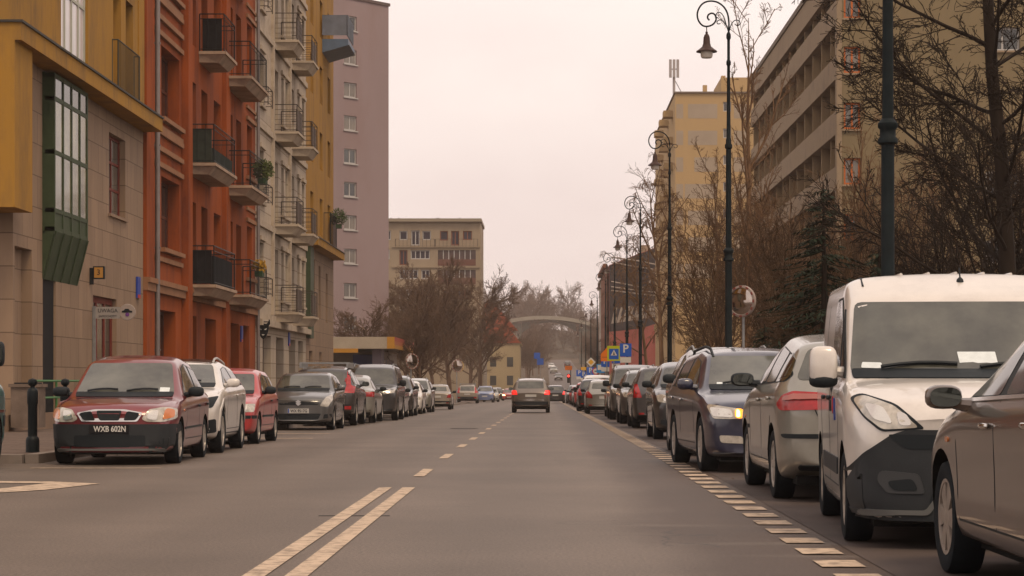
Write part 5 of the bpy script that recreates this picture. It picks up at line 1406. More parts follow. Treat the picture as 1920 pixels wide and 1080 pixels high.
# -- traffic
sp_max = spec(4.4, .915, 1.62, .325, .9, 2.65, .88, (1.0, 1.06), (1.95, 1.55), (2.6, 1.62), (3.85, 1.53), (4.22, 1.10), (4.34, 1.0), wr=.66, lit=True, tl=[(.62, .84), (.90, .84), (.90, 1.05), (.68, 1.05)], rw=(1.14, 1.47, .62, .58), pz=(.5, .80), rails=(2.2, 3.8),
    rearc=[('rear_bumper_trim', [(-.86, .20), (.86, .20), (.89, .53), (-.89, .53)], M_TRIM, .01), ('tailgate_trim', [(-.80, .58), (.80, .58), (.80, .61), (-.80, .61)], M_CHROME, .008)])
mx_ = car(sp_max, paint('champagne', (.165, .135, .11), .4), -.62, 100.2, 'away', 'champagne people carrier driving away in our lane with brake lights on', None, 0, 'moving_car', True)
sp_r6l = dict(sp_r6); sp_r6l['rear'] = [('tail_light', [(.62, .78), (.88, .78), (.86, 1.10), (.74, 1.10)], M_REDLIT, .01)]
mv = car(sp_r6l, P_BLACK, 1.05, 196, 'away', 'black car driving away ahead of the champagne people carrier', None, 0, 'moving_car')
sp_lit = dict(sp_hatch); sp_lit['front'] = [('headlight', [(.46, .62), (.80, .64), (.80, .80), (.48, .74)], M_HEADLIT, .01)]
litc = car(sp_lit, P_REDS, -4.3, 262, 'toward', 'small red car coming towards us with its headlights lit', None, 0, 'moving_car')
for i, (x, d, f, c, lb) in enumerate([(-1.8, 330, 'toward', P_WHITE, 'white car coming down at the foot of the far hill'), (-1.5, 455, 'toward', P_DARK, 'dark car half way up the far hill road'), (-2.2, 520, 'toward', P_SILVER, 'silver car high on the far hill road'),
        (-2.6, 570, 'toward', P_WHITE, 'white car near the top of the far hill road'), (2.0, 600, 'away', P_BLACK, 'black car climbing near the top of the far hill'), (-6.4, 300, 'toward', P_WHITE, 'white car parked past the red house on the left'), (-6.2, 275, 'toward', P_DARK, 'dark car parked before the red roofed house')]):
    again(hatch if i % 2 else suv0, sp_hatch if i % 2 else sp_suv, c, x + sx(d), d, f, lb, GF)
# ------------------------------------------------------------------ street furniture
M_POLE = mat('lamp_post_paint', (.008, .013, .015), .6, noise=.3, nscale=5, spec=.1)
M_SHADE = mat('lamp_shade_brown', (.055, .030, .024), .5, noise=.2, nscale=8)
M_LGLASS = mat('frosted_lamp_glass', (.62, .55, .48), .3)
def make_lamp():
    root = empty('street_lamp')
    p = MB()
    p.lathe([(.15, 0), (.15, .35), (.125, .42), (.105, 1.1), (.12, 1.15), (.12, 1.22), (.086, 1.28), (.082, 3.95), (.125, 3.97), (.125, 4.02), (.10, 4.05), (.10, 4.14), (.125, 4.17), (.125, 4.22), (.072, 4.28),
             (.062, 6.62), (.09, 6.65), (.09, 6.72), (.066, 6.76), (.066, 6.84), (.05, 6.9), (.036, 8.6), (.055, 8.63), (.055, 8.70), (.034, 8.75), (.034, 9.22), (.055, 9.26), (.055, 9.34), (.03, 9.40)], 14)
    p.build('pole', M_POLE, root)
    k = .00469
    T = lambda pts: [((x - 325) * k, 0, 9.30 + (190 - y) * k) for x, y in pts]
    def smooth(pts):
        for _ in range(2):
            q = [pts[0]]
            for a, b in zip(pts, pts[1:]): q += [tuple(a[i] * .75 + b[i] * .25 for i in range(3)), tuple(a[i] * .25 + b[i] * .75 for i in range(3))]
            pts = q + [pts[-1]]
        return pts
    a = MB()
    a.tube(smooth(T([(325, 190), (328, 110), (315, 55), (278, 18), (232, 8), (190, 22), (165, 65), (168, 105), (190, 136), (218, 141), (248, 130), (264, 105), (258, 80), (240, 70), (221, 80), (217, 97), (228, 108)])), .021, 7)
    a.tube(smooth(T([(325, 170), (313, 130), (303, 92), (284, 66), (264, 70), (260, 90), (275, 98)])), .012, 5)
    a.tube(smooth(T([(322, 150), (300, 112), (280, 104), (264, 115), (270, 128), (284, 124)])), .012, 5)
    a.tube(smooth(T([(328, 165), (338, 128), (356, 106), (378, 108), (386, 126), (370, 138), (356, 126)])), .012, 5)
    a.build('scroll_arm', M_POLE, root)
    s = MB(); c = T([(214, 141)])[0]
    z = lambda y: 9.30 + (190 - y) * k
    s.lathe([(.012, z(140)), (.012, z(164)), (.03, z(168)), (.03, z(178)), (.055, z(182)), (.075, z(196)), (.085, z(226)), (.11, z(242)), (.19, z(256)), (.245, z(264)), (.25, z(269)), (.12, z(266))], 20, (c[0], 0, 0))
    sh = s.build('lamp_shade', M_SHADE, root)
    g = MB(); g.lathe([(.145, z(267)), (.145, z(288)), (.12, z(299)), (.001, z(302))], 16, (c[0], 0, 0)); g.build('lamp_glass', M_LGLASS, sh)
    return root
lamp = make_lamp()
LD = [26.7, 50.7, 76, 101, 119, 142, 166, 196, 228, 262, 300]
for i, d in enumerate(LD):
    o = lamp if i == 0 else copy_tree(lamp)
    o.location = (4.30 + .0035 * (d - 26), d, zg(d) + .11)
    lb = ['lamp post closest to us, only its thick dark pole in view above the white van', 'tallest complete scroll lamp, in front of the loggia block', 'scroll lamp beside the left edge of the patchwork tower', 'scroll lamp in front of the mural, third complete one from the right',
          'fourth complete scroll lamp from the right, its hanging shade against the sky', 'scroll lamp just left of the dark mural top', 'scroll lamp over the left edge of the mural house'][i] if i < 7 else 'small scroll lamp far down the right pavement in the haze'
    tag(o, lb, 'street lamp', 'scroll lamps along the right pavement')

def make_bollard():
    root = empty('bollard'); p = MB()
    p.lathe([(.095, 0), (.095, .16), (.085, .20), (.066, .22), (.066, .66), (.076, .68), (.076, .84), (.062, .88), (.03, .90)], 16); p.build('post', M_IRON, root)
    q = MB(); q.lathe([(.03, .88), (.03, .915), (.06, .94), (.068, .975), (.055, 1.01), (.001, 1.03)], 14); q.build('finial', M_IRON, root)
    return root
bo = make_bollard(); bo.location = (-7.12, 29.7, .115); tag(bo, 'black bollard with ball top standing on the pavement left of the maroon car', 'bollard', 'bollards on the left pavement')
b2_ = copy_tree(bo); b2_.location = (-7.25, 32.3, .115); tag(b2_, 'black bollard peeping out behind the left wing of the maroon car', 'bollard', 'bollards on the left pavement')

hr = empty('handrail', (-11.3, 49, .11), 0, 'green tube handrail in front of the dark passage', 'handrail')
mb = MB()
for z in (.62, 1.0): mb.tube([(0.1, -2.4, z), (.1, 5.2, z)], .028, 6)
mb.build('rail', mat('bright_green_tube', (.05, .16, .05), .5), hr)
for y in (-2.3, 0, 2.6, 5.1): MB().tube([(.1, y, 0), (.1, y, 1.02)], .028, 6).build('post', MATS['bright_green_tube'], hr)
mb = MB(); mb.box(-.3, .3, -.3, .3, 0, .86); mb.box(-.34, .34, -.34, .34, .86, .93); mb.box(-.24, .24, -.24, .24, .93, .96, 1)
o = mb.build('litter_bin', [mat('concrete_bin', (.15, .11, .085), .9, noise=.3, nscale=3, bump=.4, bscale=40), M_DARK]); o.location = (-11.05, 45.7, .115); tag(o, 'square concrete litter bin against the stone wall at the left', 'litter bin')

# hanging notice and round car emblem by the red shop door
sg = empty('hanging_sign', (-11.45, 54.3, .115), 0, 'white UWAGA notice on a post by the red shop door', 'sign')
MB().box(-.04, .04, -.03, .03, 0, 2.9).build('post', M_STEEL, sg)
bd = MB().box(.04, .66, -.02, .02, 2.58, 2.88).build('board', mat('notice_board', (.30, .27, .25), .6), sg)
text_obj('lettering', 'UWAGA', .14, M_INK, bd, (.35, -.023, 2.78), width=.5)
text_obj('lettering', 'SAMOCHODY', .08, M_INK, bd, (.35, -.023, 2.64), width=.46)
rs = empty('car_emblem_sign', (-10.60, 54.3, 2.86), 0, 'round white sign with a dark car and purple spot, right of the notice', 'sign')
MB().lathe([(.001, -.02), (.20, -.02), (.21, 0), (.20, .02), (.001, .02)], 28, axis='y').build('disc', mat('sign_disc', (.34, .28, .25), .6), rs)
MB().prism([(-.14, -.01), (.12, -.01), (.13, .03), (.06, .045), (.03, .085), (-.06, .085), (-.09, .045), (-.14, .03)], -.03, -.022, 'y').build('car_mark', M_TRIM, rs)
MB().lathe([(.001, -.032), (.05, -.032), (.05, -.022)], 16, (0, 0, -.06), 'y').build('purple_mark', mat('purple_ink', (.15, .05, .22), .6), rs)
MB().box(-.62, -.19, .02, .04, -.02, .02).build('bracket', M_STEEL, rs)
hs = empty('house_number_lamp', (-11.42, 54.0, 3.85), 0, 'small yellow house number lamp box above the red shop door', 'lamp box')
MB().box(.02, .30, -.07, .07, -.16, .16).build('case', M_TRIM, hs)
f_ = MB().box(.05, .27, -.076, -.07, -.13, .13).build('face', mat('amber_face', (.42, .21, .05), .5), hs)
text_obj('number', '3', .2, M_INK, f_, (.16, -.078, 0))
MB().box(-.08, .02, -.02, .02, -.3, .12).build('bracket', M_TRIM, hs)
for (d, z, X) in ((60.3, 3.75, -11.49), (80.9, 2.9, -11.49), (96.0, 3.0, -11.49)):
    o = MB().box(0, .05, -.22, .22, -.30, .30); o.box(.05, .055, -.2, .2, -.30, -.2, 1); q = o.build('wall_plaque', [mat('enamel_blue', (.03, .06, .30), .4), mat('enamel_red', (.4, .03, .03), .4)])
    q.location = (X, d, z); tag(q, {60.3: 'blue street plaque at the corner of the stone wall by the terracotta house', 80.9: 'blue plaque by the doorway of the terracotta house', 96.0: 'blue plaque on the cream house front'}[d], 'plaque')
# bull head sign
bh = empty('bull_head_sign', (-11.5, 85.4, 3.2), 0, 'black horned bull head sign hanging at the corner of the cream house', 'sign')
MB().box(0, .5, .02, .04, .26, .30).build('bracket', M_IRON, bh)
cx = .26
hd = [(0, -.42), (.09, -.34), (.17, -.20), (.22, .0), (.22, .12), (.28, .20), (.27, .33), (.24, .40), (.20, .26), (.12, .20), (0, .22)]
poly = [(cx + x, z) for x, z in hd] + [(cx - x, z) for x, z in hd[-2:0:-1]]
hb = MB().prism(poly, -.03, .03, 'y').build('head', mat('sign_black', (.01, .012, .014), .6), bh)
e = MB()
for s in (1, -1): e.prism([(cx + s * .05, -.02), (cx + s * .14, .03), (cx + s * .13, -.03), (cx + s * .07, -.05)], -.036, -.03, 'y')
e.prism([(cx - .06, -.22), (cx + .06, -.22), (cx + .03, -.26), (cx - .03, -.26)], -.036, -.03, 'y')
e.build('face_marking', M_WHITEINK, hb)

# road mirrors
M_CONVEX = mat('convex_mirror', (.42, .36, .32), .08, 1.0)
M_RIMW = mat('mirror_rim_white', (.30, .24, .21), .6); M_RIMR = mat('mirror_rim_red', (.22, .06, .045), .6)
def road_mirror(x, d, z, rz, r, label, pole_top=None):
    root = empty('road_mirror', (x, d, zg(d) + .11), rz, label, 'mirror', 'convex road mirrors')
    h = z - zg(d) - .11
    g = MB(); g.lathe([(.001, -.10), (r * .4, -.092), (r * .7, -.07), (r * .84, -.05)], 28, (0, 0, h), 'y'); g.build('mirror_face', M_CONVEX, root)
    q = MB(); q.lathe([(r * .83, -.045), (r * .86, -.075), (r, -.06), (r, .03), (.001, .09)], 28, (0, 0, h), 'y'); rm = q.build('rim', M_RIMW, root)
    k = MB()
    for i in range(12):
        a = 2 * math.pi * i / 12
        pts = []
        for rr_, b in ((r * .875, -.10), (r * .985, -.10), (r * .985, .10), (r * .875, .10)): pts.append((rr_ * math.cos(a + b), rr_ * math.sin(a + b)))
        k.prism([(p[0], h + p[1]) for p in pts], -.082, -.062, 'y')
    k.build('red_block', M_RIMR, rm)
    MB().tube([(.0, .06, 0), (0, .06, h + .15)], .04, 8).build('post', M_STEEL, root)
    return root
road_mirror(5.2, 56, 3.2, R(-38), .42, 'convex mirror with red and white rim on the right, before the bushes')
road_mirror(-6.95, 112, 2.15, R(40), .42, 'convex mirror beside the filling station canopy')
ym = road_mirror(-7.0, 172, 2.35, R(35), .52, 'convex mirror with a yellow disc behind it, beyond the old beige saloon')
MB().lathe([(.001, 0), (.46, 0), (.46, .04), (.001, .04)], 24, (.42, .35, 2.35 - zg(172) - .13), 'y').build('yellow_disc', mat('faded_yellow', (.42, .30, .12), .6), ym)
MB().tube([(.0, .06, 2.35 - zg(172)), (.42, .4, 2.35 - zg(172))], .03, 6).build('bracket', M_STEEL, ym)

# road signs
M_SB = mat('sign_blue', (.015, .09, .42), .45); M_SBL = mat('sign_light_blue', (.03, .22, .50), .45); M_SW = mat('sign_white', (.55, .52, .48), .5); M_SO = mat('sign_orange', (.70, .17, .01), .5)
M_SY = mat('sign_yellow_green', (.42, .45, .01), .5); M_SYE = mat('sign_yellow', (.60, .32, .03), .5); M_SR = mat('sign_red', (.45, .03, .03), .5)
def sign(px, py, d, label, kind, s=.6):
    x = (px - 1020) * d / 4000; z = 1.1 + (715 - py) * d / 4000
    g0 = zg(d) + .11; h = z - g0
    root = empty('road_sign', (x, d, g0), 0, label, 'road sign', 'road signs along the right kerb')
    MB().tube([(0, .035, 0), (0, .035, h + s * .5)], .032, 8).build('post', M_STEEL, root)
    B = lambda x0, x1, z0, z1, y0, y1, m, nm, par=root: MB().box(x0, x1, y0, y1, h + z0, h + z1).build(nm, m, par)
    if kind in ('P', 'Pl'):
        a = B(-s / 2, s / 2, -s * .62, s / 2, -.02, 0, M_SB, 'plate')
        text_obj('letter', 'P', s * .95, M_SW, a, (0, -.022, h + .02), bold=.012)
        B(-s / 2 + .02, s / 2 - .02, -s * .62 - .32, -s * .62 - .03, -.015, 0, M_SW, 'lower_plate')
    if kind == 'cross':
        a = B(-s / 2, s / 2, -s * .62, s * .5, -.02, 0, M_SY, 'border'); b = B(-s * .36, s * .36, -s * .5, s * .28, -.028, -.02, M_SB, 'plate', a)
        MB().prism([(-s * .24, h - s * .22), (s * .24, h - s * .22), (0, h + s * .22)], -.036, -.028, 'y').build('white_triangle', M_SW, b)
        MB().prism([(-s * .06, h - s * .18), (s * .07, h - s * .18), (.02, h), (0, h + s * .1), (-.02, h)], -.042, -.036, 'y').build('walker_mark', M_TRIM, b)
    if kind == 'orange':
        MB().prism([(-s * .5, h - s * .62), (s * .5, h - s * .62), (s * .5, h - s * .05), (0, h + s * .5), (-s * .5, h - s * .05)], -.02, 0, 'y').build('plate', M_SO, root)
        B(-s * .4, s * .4, -s * .3, -s * .27, -.024, -.02, M_TRIM, 'black_line')
    if kind == 'lblue':
        a = B(-s / 2, s / 2, -s * .62, s / 2, -.02, 0, M_SBL, 'plate'); B(-s * .36, s * .36, -s * .25, s * .38, -.026, -.02, M_SW, 'white_field', a)
    if kind == 'diamond':
        q = s * .55
        a = MB().prism([(0, h - q), (q, h), (0, h + q), (-q, h)], -.02, 0, 'y').build('plate', M_SW, root); q *= .62
        MB().prism([(0, h - q), (q, h), (0, h + q), (-q, h)], -.026, -.02, 'y').build('yellow_field', M_SYE, a)
    if kind == 'nopark':
        a = MB().lathe([(.001, -.02), (s * .5, -.02), (s * .5, 0)], 24, (0, 0, h), 'y').build('plate', M_SR, root)
        MB().lathe([(.001, -.026), (s * .37, -.026), (s * .37, -.02)], 24, (0, 0, h), 'y').build('field', M_SW, a)
        MB().box(-s * .2, s * .2, -.03, -.026, h - .04, h + .04).build('black_mark', M_TRIM, a)
    if kind == 'yellow': B(-s / 2, s / 2, -s * .3, s * .3, -.02, 0, M_SYE, 'plate')
    return root
sign(1173, 655, 113, 'biggest blue P parking sign, rightmost and highest of the sign cluster', 'P', .62)
sign(1151, 661, 118, 'pedestrian crossing sign with yellow green border beside the big P sign', 'cross', .74)
sign(1155, 671, 130, 'blue P sign overlapping the yellow green crossing sign', 'P', .54)
sign(1138, 663, 124, 'orange pointed sign half behind the yellow green crossing sign', 'orange', .72)
sign(1135, 678, 150, 'blue P sign directly below the orange sign', 'P', .60)
sign(1126, 690, 160, 'light blue sign with white field left of the lower P signs', 'lblue', .60)
sign(1108, 679, 182, 'yellow and white priority diamond on a post', 'diamond', .74)
sign(1107, 695, 190, 'blue P sign under the yellow diamond', 'P', .62)
sign(1117, 696, 170, 'round red rimmed sign beside the light blue sign', 'nopark', .56)
sign(1086, 699, 232, 'leftmost blue P sign of the cluster, small and hazy', 'P', .62)
sign(1094, 702, 215, 'small blue P sign with a yellow plate above it', 'P', .55)
sign(1094, 691, 214, 'small yellow plate over the hazy blue P sign', 'yellow', .5)
for (px, py, d, lb) in ((1007, 667, 350, 'blue square sign in the haze on the left of the far junction'), (1013, 678, 330, 'lower blue square sign by the far junction')):
    x = (px - 1020) * d / 4000; z = 1.1 + (715 - py) * d / 4000
    r_ = empty('road_sign', (x, d, zg(d)), 0, lb, 'road sign', 'road signs at the far junction')
    MB().tube([(0, .05, 0), (0, .05, z - zg(d))], .05, 6).build('post', M_STEEL, r_); MB().box(-.5, .5, -.03, 0, z - zg(d) - .5, z - zg(d) + .5).build('plate', M_SB, r_)
tl = empty('traffic_light', (3.45, 300, zg(300)), 0, 'traffic light showing red far down the street', 'traffic light')
zt_ = 1.1 + (715 - 706) * 300 / 4000 - zg(300)
MB().tube([(.3, .1, 0), (.3, .1, zt_ + 1.2)], .07, 6).build('post', M_IRON, tl)
MB().box(-.2, .2, -.2, .1, zt_ - .9, zt_ + .35).build('housing', M_IRON, tl)
MB().lathe([(.001, -.26), (.12, -.25), (.16, -.2)], 16, (0, 0, zt_ + .08), 'y').build('red_lamp', mat('red_signal_lit', (.8, .02, .02), .3, emit=((1, .03, .02), 5.0)), tl)
MB().box(-.5, .5, -.03, 0, zt_ + .9, zt_ + 1.5).build('sign_plate', M_SO, tl)

# ------------------------------------------------------------------ trees
def bark(name, col): return mat('bark_' + name, col, .9, noise=.35, nscale=3, stretch=(1, 1, .3), bump=.4, bscale=12)
B_DARK = bark('dark', (.026, .018, .013)); B_BROWN = bark('brown', (.088, .052, .029)); B_WARM = bark('warm', (.15, .084, .044)); B_FAR = bark('far', (.13, .080, .052))
def grow(mb, rg, p, d, ln, r, lev, cfg, trunk=None):
    """one branch as a bent tapering tube, then its children"""
    C = cfg[lev]
    n = C.get('seg', 4); pts = [p.copy()]; rs = [r]; q = p.copy(); dd = d.normalized()
    rend = r * C.get('taper', .35)
    for i in range(n):
        j = C.get('bend', .18)
        dd = (dd + Vector((rg.gauss(0, j), rg.gauss(0, j), rg.gauss(0, j) + C.get('up', 0.0)))).normalized()
        q = q + dd * (ln / n); pts.append(q.copy()); rs.append(max(C.get('rmin', .006), r + (rend - r) * (i + 1) / n))
    tgt = trunk if (trunk is not None and lev == 0) else mb
    tgt.tube([tuple(x) for x in pts], rs, C.get('sides', 5 if lev < 2 else 3), caps=False)
    if lev + 1 >= len(cfg): return
    K = cfg[lev + 1]
    cnt = K['n']
    cnt = max(1, int(cnt * rg.uniform(.75, 1.25)))
    for k in range(cnt):
        t = K.get('t0', .3) + (1 - K.get('t0', .3)) * (k + rg.random()) / cnt
        f = t * n; i = min(n - 1, int(f)); u = f - i
        b = pts[i].lerp(pts[i + 1], u); rb = rs[i] + (rs[i + 1] - rs[i]) * u
        ax = (pts[i + 1] - pts[i]).normalized()
        side = ax.orthogonal().normalized(); side.rotate(Matrix.Rotation(rg.uniform(0, 6.283) if not K.get('spin') else k * 2.4 + rg.uniform(-.4, .4), 3, ax))
        ang = R(K.get('ang', 45) + rg.uniform(-1, 1) * K.get('av', 14))
        nd = ax * math.cos(ang) + side * math.sin(ang)
        grow(mb, rg, b, nd, ln * K['len'] * rg.uniform(.65, 1.2) * (1 - K.get('tip', .45) * t), min(rb * .85, r * K['r']), lev + 1, cfg)

def tree(name, label, x, d, h, cfg, m, seed, r0, cat='tree', group=None, lean=(0, 0), base=None):
    rg = random.Random(seed)
    z = zg(d) + (.08 if base is None else base)
    root = empty(name, (x, d, z), 0, label, cat, group)
    t = MB(); c = MB()
    grow(c, rg, Vector((0, 0, -.1)), Vector((lean[0], lean[1], 1)), h, r0, 0, cfg, t)
    a = t.build('trunk', m, root, fix=False); b = c.build('crown', m, root, fix=False)
    for o in (a, b): o.data.polygons.foreach_set('use_smooth', [True] * len(o.data.polygons))
    return root
def tree_copy(src, label, x, d, s, rz, sz=None, name=None, group=None):
    c = copy_tree(src); c.location = (x, d, zg(d) + .05); c.scale = (s, s, sz or s); c.rotation_euler = (0, 0, rz); tag(c, label, 'tree', group)
    if name: c.name = name
    return c
lime = [dict(seg=8, bend=.035, taper=.2, sides=8), dict(n=40, len=.38, r=.22, ang=60, av=14, t0=.16, seg=8, bend=.08, up=.05, tip=.55, spin=1, rmin=.012), dict(n=13, len=.50, r=.33, ang=40, t0=.12, seg=6, bend=.11, up=.0, rmin=.007), dict(n=10, len=.50, r=.5, ang=38, t0=.12, seg=5, bend=.15, up=-.03, rmin=.006, sides=3), dict(n=6, len=.55, r=.6, ang=36, t0=.15, seg=3, bend=.2, rmin=.005, sides=3)]
tree('lime_tree', 'large dark bare tree with arching boughs at the right edge', 7.45, 33.5, 12.0, lime, B_DARK, 11, .165, lean=(-.01, 0))
poplar = [dict(seg=8, bend=.03, taper=.06, sides=8), dict(n=13, len=.30, r=.34, ang=28, t0=.30, seg=6, bend=.07, up=.14, tip=.4, spin=1, rmin=.018), dict(n=8, len=.45, r=.5, ang=30, t0=.2, seg=5, bend=.10, up=.06, rmin=.012), dict(n=6, len=.45, r=.5, ang=32, t0=.15, seg=4, bend=.14, rmin=.009, sides=3), dict(n=4, len=.55, r=.6, ang=35, seg=3, bend=.18, rmin=.008, sides=3)]
pop = tree('poplar_tree', 'tall narrow bare poplar rising between the scroll lamp and the loggia block', 8.2, 86, 16.2, poplar, B_WARM, 21, .20)
shrub = [dict(seg=3, bend=.1, taper=.7, sides=6), dict(n=18, len=1.6, r=.34, ang=28, av=18, t0=.1, seg=6, bend=.10, up=.08, tip=.1, rmin=.011), dict(n=10, len=.45, r=.5, ang=34, t0=.2, seg=5, bend=.15, up=.03, rmin=.009), dict(n=7, len=.5, r=.55, ang=36, t0=.2, seg=4, bend=.18, rmin=.007, sides=3), dict(n=4, len=.55, r=.6, ang=36, seg=3, bend=.2, rmin=.006, sides=3)]
sh = []
for i, (x, d, h, m, lb) in enumerate([(6.5, 74, 3.0, B_BROWN, 'bushy bare shrub to the left of the tall scroll lamp post'), (7.0, 62, 2.9, B_BROWN, 'dense bare shrub behind the red and white road mirror'), (8.6, 46, 2.3, B_DARK, 'low dark bare shrub behind the white van roof'),
        (8.6, 66, 3.4, B_WARM, 'tall warm brown shrub below the loggia bands'), (7.6, 58, 2.2, B_BROWN, 'brown bare shrub between the two nearest lamp posts')]):
    sh.append(tree('bare_shrub', lb, x, d, h, shrub, m, 40 + i, .09, 'shrub', 'bare shrubs on the right verge'))
def shrub_copy(k, x, d, s, rz, lb):
    c = copy_tree(sh[k]); c.location = (x, d, zg(d) + .05); c.scale = (s, s, s * 1.05); c.rotation_euler = (0, 0, rz); tag(c, lb, 'shrub', 'bare shrubs on the right verge'); return c
shrub_copy(3, 6.8, 88, 1.15, 1.0, 'bare shrub at the foot of the patchwork tower'); shrub_copy(0, 8.0, 104, .85, 2.2, 'bare shrub just right of the mural gable'); shrub_copy(1, 9.5, 80, 1.1, 4.0, 'bare shrub behind the tall poplar trunk')
shrub_copy(4, 9.9, 60, 1.1, 3.1, 'bare shrub in front of the olive end wall'); shrub_copy(3, 11.5, 70, 1.0, 5.0, 'large warm shrub against the olive end wall, behind the dark tree'); shrub_copy(2, 9.2, 42, 1.2, 1.7, 'dark low shrub under the large dark tree'); shrub_copy(1, 11, 52, 1.2, .6, 'brown shrub at the right edge under the dark tree')
round_ = [dict(seg=5, bend=.05, taper=.4, sides=7), dict(n=18, len=.72, r=.38, ang=48, av=16, t0=.24, seg=6, bend=.10, up=.07, tip=.4, spin=1, rmin=.03), dict(n=11, len=.5, r=.5, ang=38, t0=.15, seg=5, bend=.13, up=.03, rmin=.022), dict(n=9, len=.5, r=.55, ang=38, t0=.1, seg=3, bend=.16, rmin=.018, sides=3), dict(n=6, len=.55, r=.7, ang=36, t0=.1, seg=2, bend=.2, rmin=.015, sides=3)]
rt = tree('round_tree', 'wide round brown tree in front of the beige block, biggest of the middle trees', -9.0, 205, 9.6, round_, B_FAR, 61, .26)
rt2 = tree('round_tree', 'tall pale brown tree behind the big round one, right of the beige block', -7.8, 258, 12.0, round_, B_FAR, 62, .28)
birch = [dict(seg=7, bend=.05, taper=.2, sides=6), dict(n=15, len=.36, r=.4, ang=40, t0=.3, seg=6, bend=.08, up=.04, tip=.4, spin=1, rmin=.02), dict(n=8, len=.5, r=.5, ang=50, t0=.3, seg=5, bend=.1, up=-.20, rmin=.013), dict(n=7, len=.7, r=.6, ang=40, seg=5, bend=.08, up=-.30, rmin=.011, sides=3), dict(n=3, len=.6, r=.7, ang=30, seg=4, bend=.1, up=-.25, rmin=.009, sides=3)]
bi = tree('birch_tree', 'weeping birch with drooping twigs above the mural house', 7.7, 138, 14.6, birch, B_WARM, 71, .2)
G = 'bare trees in the middle distance'
tree_copy(rt, 'low spreading tree over the filling station roof', -13.6, 166, .72, 1.1, .62, None, G)
tree_copy(rt2, 'bare tree before the pink tower foot', -15.5, 196, .62, 2.0, .50, None, G)
tree_copy(rt, 'yellowish bare tree at the left corner of the beige block', -15.4, 236, 1.05, 3.0, 1.12, None, G)
tree_copy(rt2, 'bare tree directly in front of the lower beige block', -13.0, 250, .85, 4.0, .80, None, G)
tree_copy(rt, 'small bare tree beside the old beige saloon', -8.6, 150, .5, .4, .55, None, G)
tree_copy(bi, 'slim bare tree beside the patchwork tower', 8.4, 172, .85, 2.4, .85, None, G)
GP = 'slender bare trees on the right verge'
tree_copy(pop, 'slender bare tree left of the tall poplar, in front of the yellow tower', 7.6, 90, .72, 1.3, .62, None, GP)
tree_copy(pop, 'slender bare tree right of the tall poplar before the loggia bands', 9.6, 92, .7, 2.6, .66, None, GP)
tree_copy(pop, 'thin bare tree in front of the olive end wall', 9.0, 62, .5, 4.1, .52, None, GP)
tree_copy(pop, 'thin bare tree beside the tallest complete scroll lamp', 6.5, 70, .42, 5.2, .40, None, GP)
tree_copy(rt, 'reddish bare tree filling the gap right of the filling station', -11.0, 186, .85, 2.2, .85, None, G)
tree_copy(rt2, 'bare tree behind the filling station kiosk', -12.6, 212, .75, 5.5, .72, None, G)
tree_copy(rt, 'low bare tree between the beige block and the street', -9.5, 275, 1.1, 4.4, .95, None, G)
rgx = random.Random(5)
GH = 'hazy trees towards the far hill'
spots = []
for i in range(22):
    s = 1 if i % 2 else -1
    d = (445 if s < 0 else 310) + (9 if s < 0 else 14) * i
    spots.append((s * (5.8 + rgx.uniform(0, 3.0)) + sx(d) + (1.2 if s > 0 else 0), d, rgx.uniform(.5, .8)))
for i, (x, d, s) in enumerate(spots):
    tree_copy(rt if i % 3 else rt2, 'bare street tree in the haze on the ' + ('right' if x > 0 else 'left') + ' of the far hill road', x, d, s, rgx.uniform(0, 6), s * rgx.uniform(.8, 1.1), None, GH)
# trees standing on the far hill
for i in range(70):
    y = 715 + rgx.uniform(0, 160); x = rgx.uniform(-40, 48)
    hz = 25 - 9 / (1 + math.exp(-(x - 12) / 5)) - 3
    c = copy_tree(rt if i % 2 else rt2); sc = rgx.uniform(.7, 1.15)
    up = min(1, max(0, (y - 690) / 130)); up = up * up * (3 - 2 * up)
    c.location = (x, y, max(zg(700) - 1, hz * up - 1)); c.scale = (sc, sc, sc * rgx.uniform(.75, 1.2)); c.rotation_euler = (0, 0, rgx.uniform(0, 6))
    tag(c, 'bare tree among the woodland on the far hill', 'tree', 'woodland trees on the far hill')
    c.name = 'hill_tree'
c = tree_copy(rt2, 'tall bare tree standing clear on the hill crest left of the viaduct', -2.6, 745, 1.1, .3, 1.25); c.location.z = 16
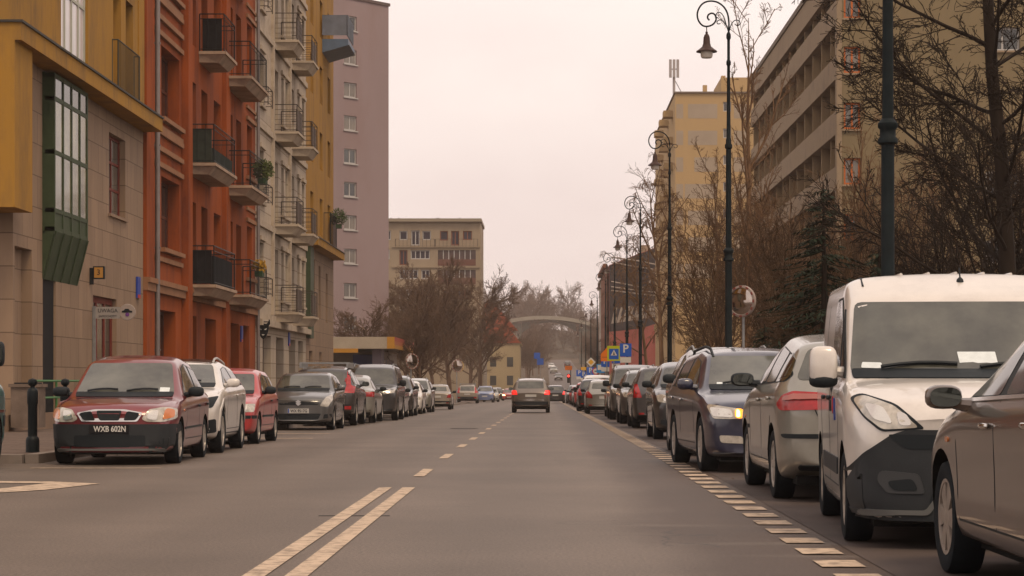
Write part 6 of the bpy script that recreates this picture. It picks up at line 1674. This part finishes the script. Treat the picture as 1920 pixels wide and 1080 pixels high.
# conifers
M_NEEDLE = mat('conifer_needles', (.018, .027, .015), .85, noise=.6, nscale=2.2)
def conifer(label, x, d, h, seed, w=.34):
    rg = random.Random(seed); root = empty('spruce_tree', (x, d, zg(d) + .08), 0, label, 'tree', 'spruces on the right verge')
    MB().tube([(0, 0, -.1), (.03, 0, h * .5), (0, 0, h)], [.13, .08, .015], 7).build('trunk', B_DARK, root)
    f = MB()
    for i in range(int(h * 30)):
        t = (i + rg.random()) / (h * 30 + 1); z = h * (.06 + .92 * t); L = h * w * (1 - t) ** .8 * rg.uniform(.65, 1.12) + .12
        a = rg.uniform(0, 6.283); dx, dy = math.cos(a), math.sin(a); pts = []
        for k in range(5): u = k / 4; pts.append(Vector((dx * L * u, dy * L * u, z - L * .42 * u + L * .22 * u * u)))
        f.tube([tuple(p) for p in pts], [.018, .015, .011, .008, .004], 3, caps=False)
        for k in range(int(20 * L) + 6):
            u = rg.uniform(.15, 1); p = pts[0].lerp(pts[-1], u); p.z += L * .06 * math.sin(u * 3)
            s = rg.uniform(.10, .24) * (1.2 - .6 * u); b = a + rg.choice((-1, 1)) * rg.uniform(.5, 1.3)
            e = p + Vector((math.cos(b) * s, math.sin(b) * s, -s * rg.uniform(.15, .8))); n = Vector((-math.sin(b), math.cos(b), rg.uniform(-.5, .5))) * s * .16
            m_ = p.lerp(e, .5)
            f.add([tuple(p), tuple(m_ + n), tuple(e), tuple(m_ - n)], [(0, 1, 2, 3)])
    f.build('foliage', M_NEEDLE, root, fix=False)
    return root
conifer('dark spruce behind the silver hatchback and the convex mirror', 6.15, 47, 5.5, 3, .40)
conifer('low wide spruce just left of the nearest lamp post', 6.9, 44, 3.9, 9, .42)
conifer('spruce standing low behind the navy estate', 6.2, 60, 2.8, 14, .5)
# balcony plants
def plant(label, x, d, z, r, n, col, seed):
    rg = random.Random(seed); root = empty('balcony_plant', (x, d, z), 0, label, 'plant')
    MB().box(-.14, .14, -.3, .3, 0, .2).build('planter', mat('planter_green', (.03, .06, .03), .7), root)
    f = MB()
    for i in range(n):
        v = Vector((rg.gauss(0, 1), rg.gauss(0, 1), rg.gauss(0, 1))).normalized() * r * rg.random() ** .5
        p = Vector((v.x, v.y * 1.2, .2 + r * .8 + v.z)); s = rg.uniform(.05, .11)
        a = Vector((rg.gauss(0, 1), rg.gauss(0, 1), rg.gauss(0, 1))).normalized() * s; b = a.orthogonal().normalized() * s * .5
        f.add([tuple(p - a), tuple(p + b), tuple(p + a), tuple(p - b)], [(0, 1, 2, 3)])
    f.build('foliage', mat('leaf_' + label.split()[0], col, .7, noise=.4, nscale=6), root, fix=False)
    return root
plant('green trailing plant on the middle far balcony of the terracotta house', -10.62, 80.6, 8.55, .42, 420, (.055, .07, .018), 1)
plant('yellow flowers on the lowest far balcony of the terracotta house', -10.62, 79.6, 5.0, .26, 180, (.35, .19, .02), 2)
plant('leafy plant on the ledge balcony of the narrow ochre house', -11.0, 114.3, 9.3, .5, 300, (.04, .06, .02), 3)

# litter in the gutters
rgl = random.Random(8); f = MB()
for i in range(420):
    d = 8 + 70 * rgl.random() ** 1.6; x = rgl.choice((1.95 + 1.9 * rgl.random(), 3.9 - abs(rgl.gauss(0, .12)), -6.72 + abs(rgl.gauss(0, .25)), 3.9 - abs(rgl.gauss(0, .2))))
    s_ = rgl.uniform(.008, .026); a = rgl.uniform(0, 6.28); z = zg(d) + .0095
    c_, n_ = math.cos(a) * s_, math.sin(a) * s_
    f.add([(x + c_, d + n_, z), (x - n_ * .6, d + c_ * .6, z + s_ * .4), (x - c_, d - n_, z), (x + n_ * .6, d - c_ * .6, z + s_ * .2)], [(0, 1, 2, 3)])
tag(f.build('leaf_litter', mat('leaf_litter', (.12, .075, .045), .9, noise=.6, nscale=3), fix=False), kind='stuff')

# ------------------------------------------------------------------ the air
hz_m = bpy.data.materials.new('haze'); hz_m.use_nodes = True
t_ = hz_m.node_tree; t_.nodes.remove(t_.nodes['Principled BSDF'])
pv = t_.nodes.new('ShaderNodeVolumePrincipled'); pv.inputs['Color'].default_value = (.92, .80, .74, 1); pv.inputs['Density'].default_value = HAZE
t_.links.new(pv.outputs['Volume'], t_.nodes['Material Output'].inputs['Volume'])
o = MB().box(-950, 950, -100, 1650, -4, 48).build('haze', hz_m); tag(o, kind='stuff')
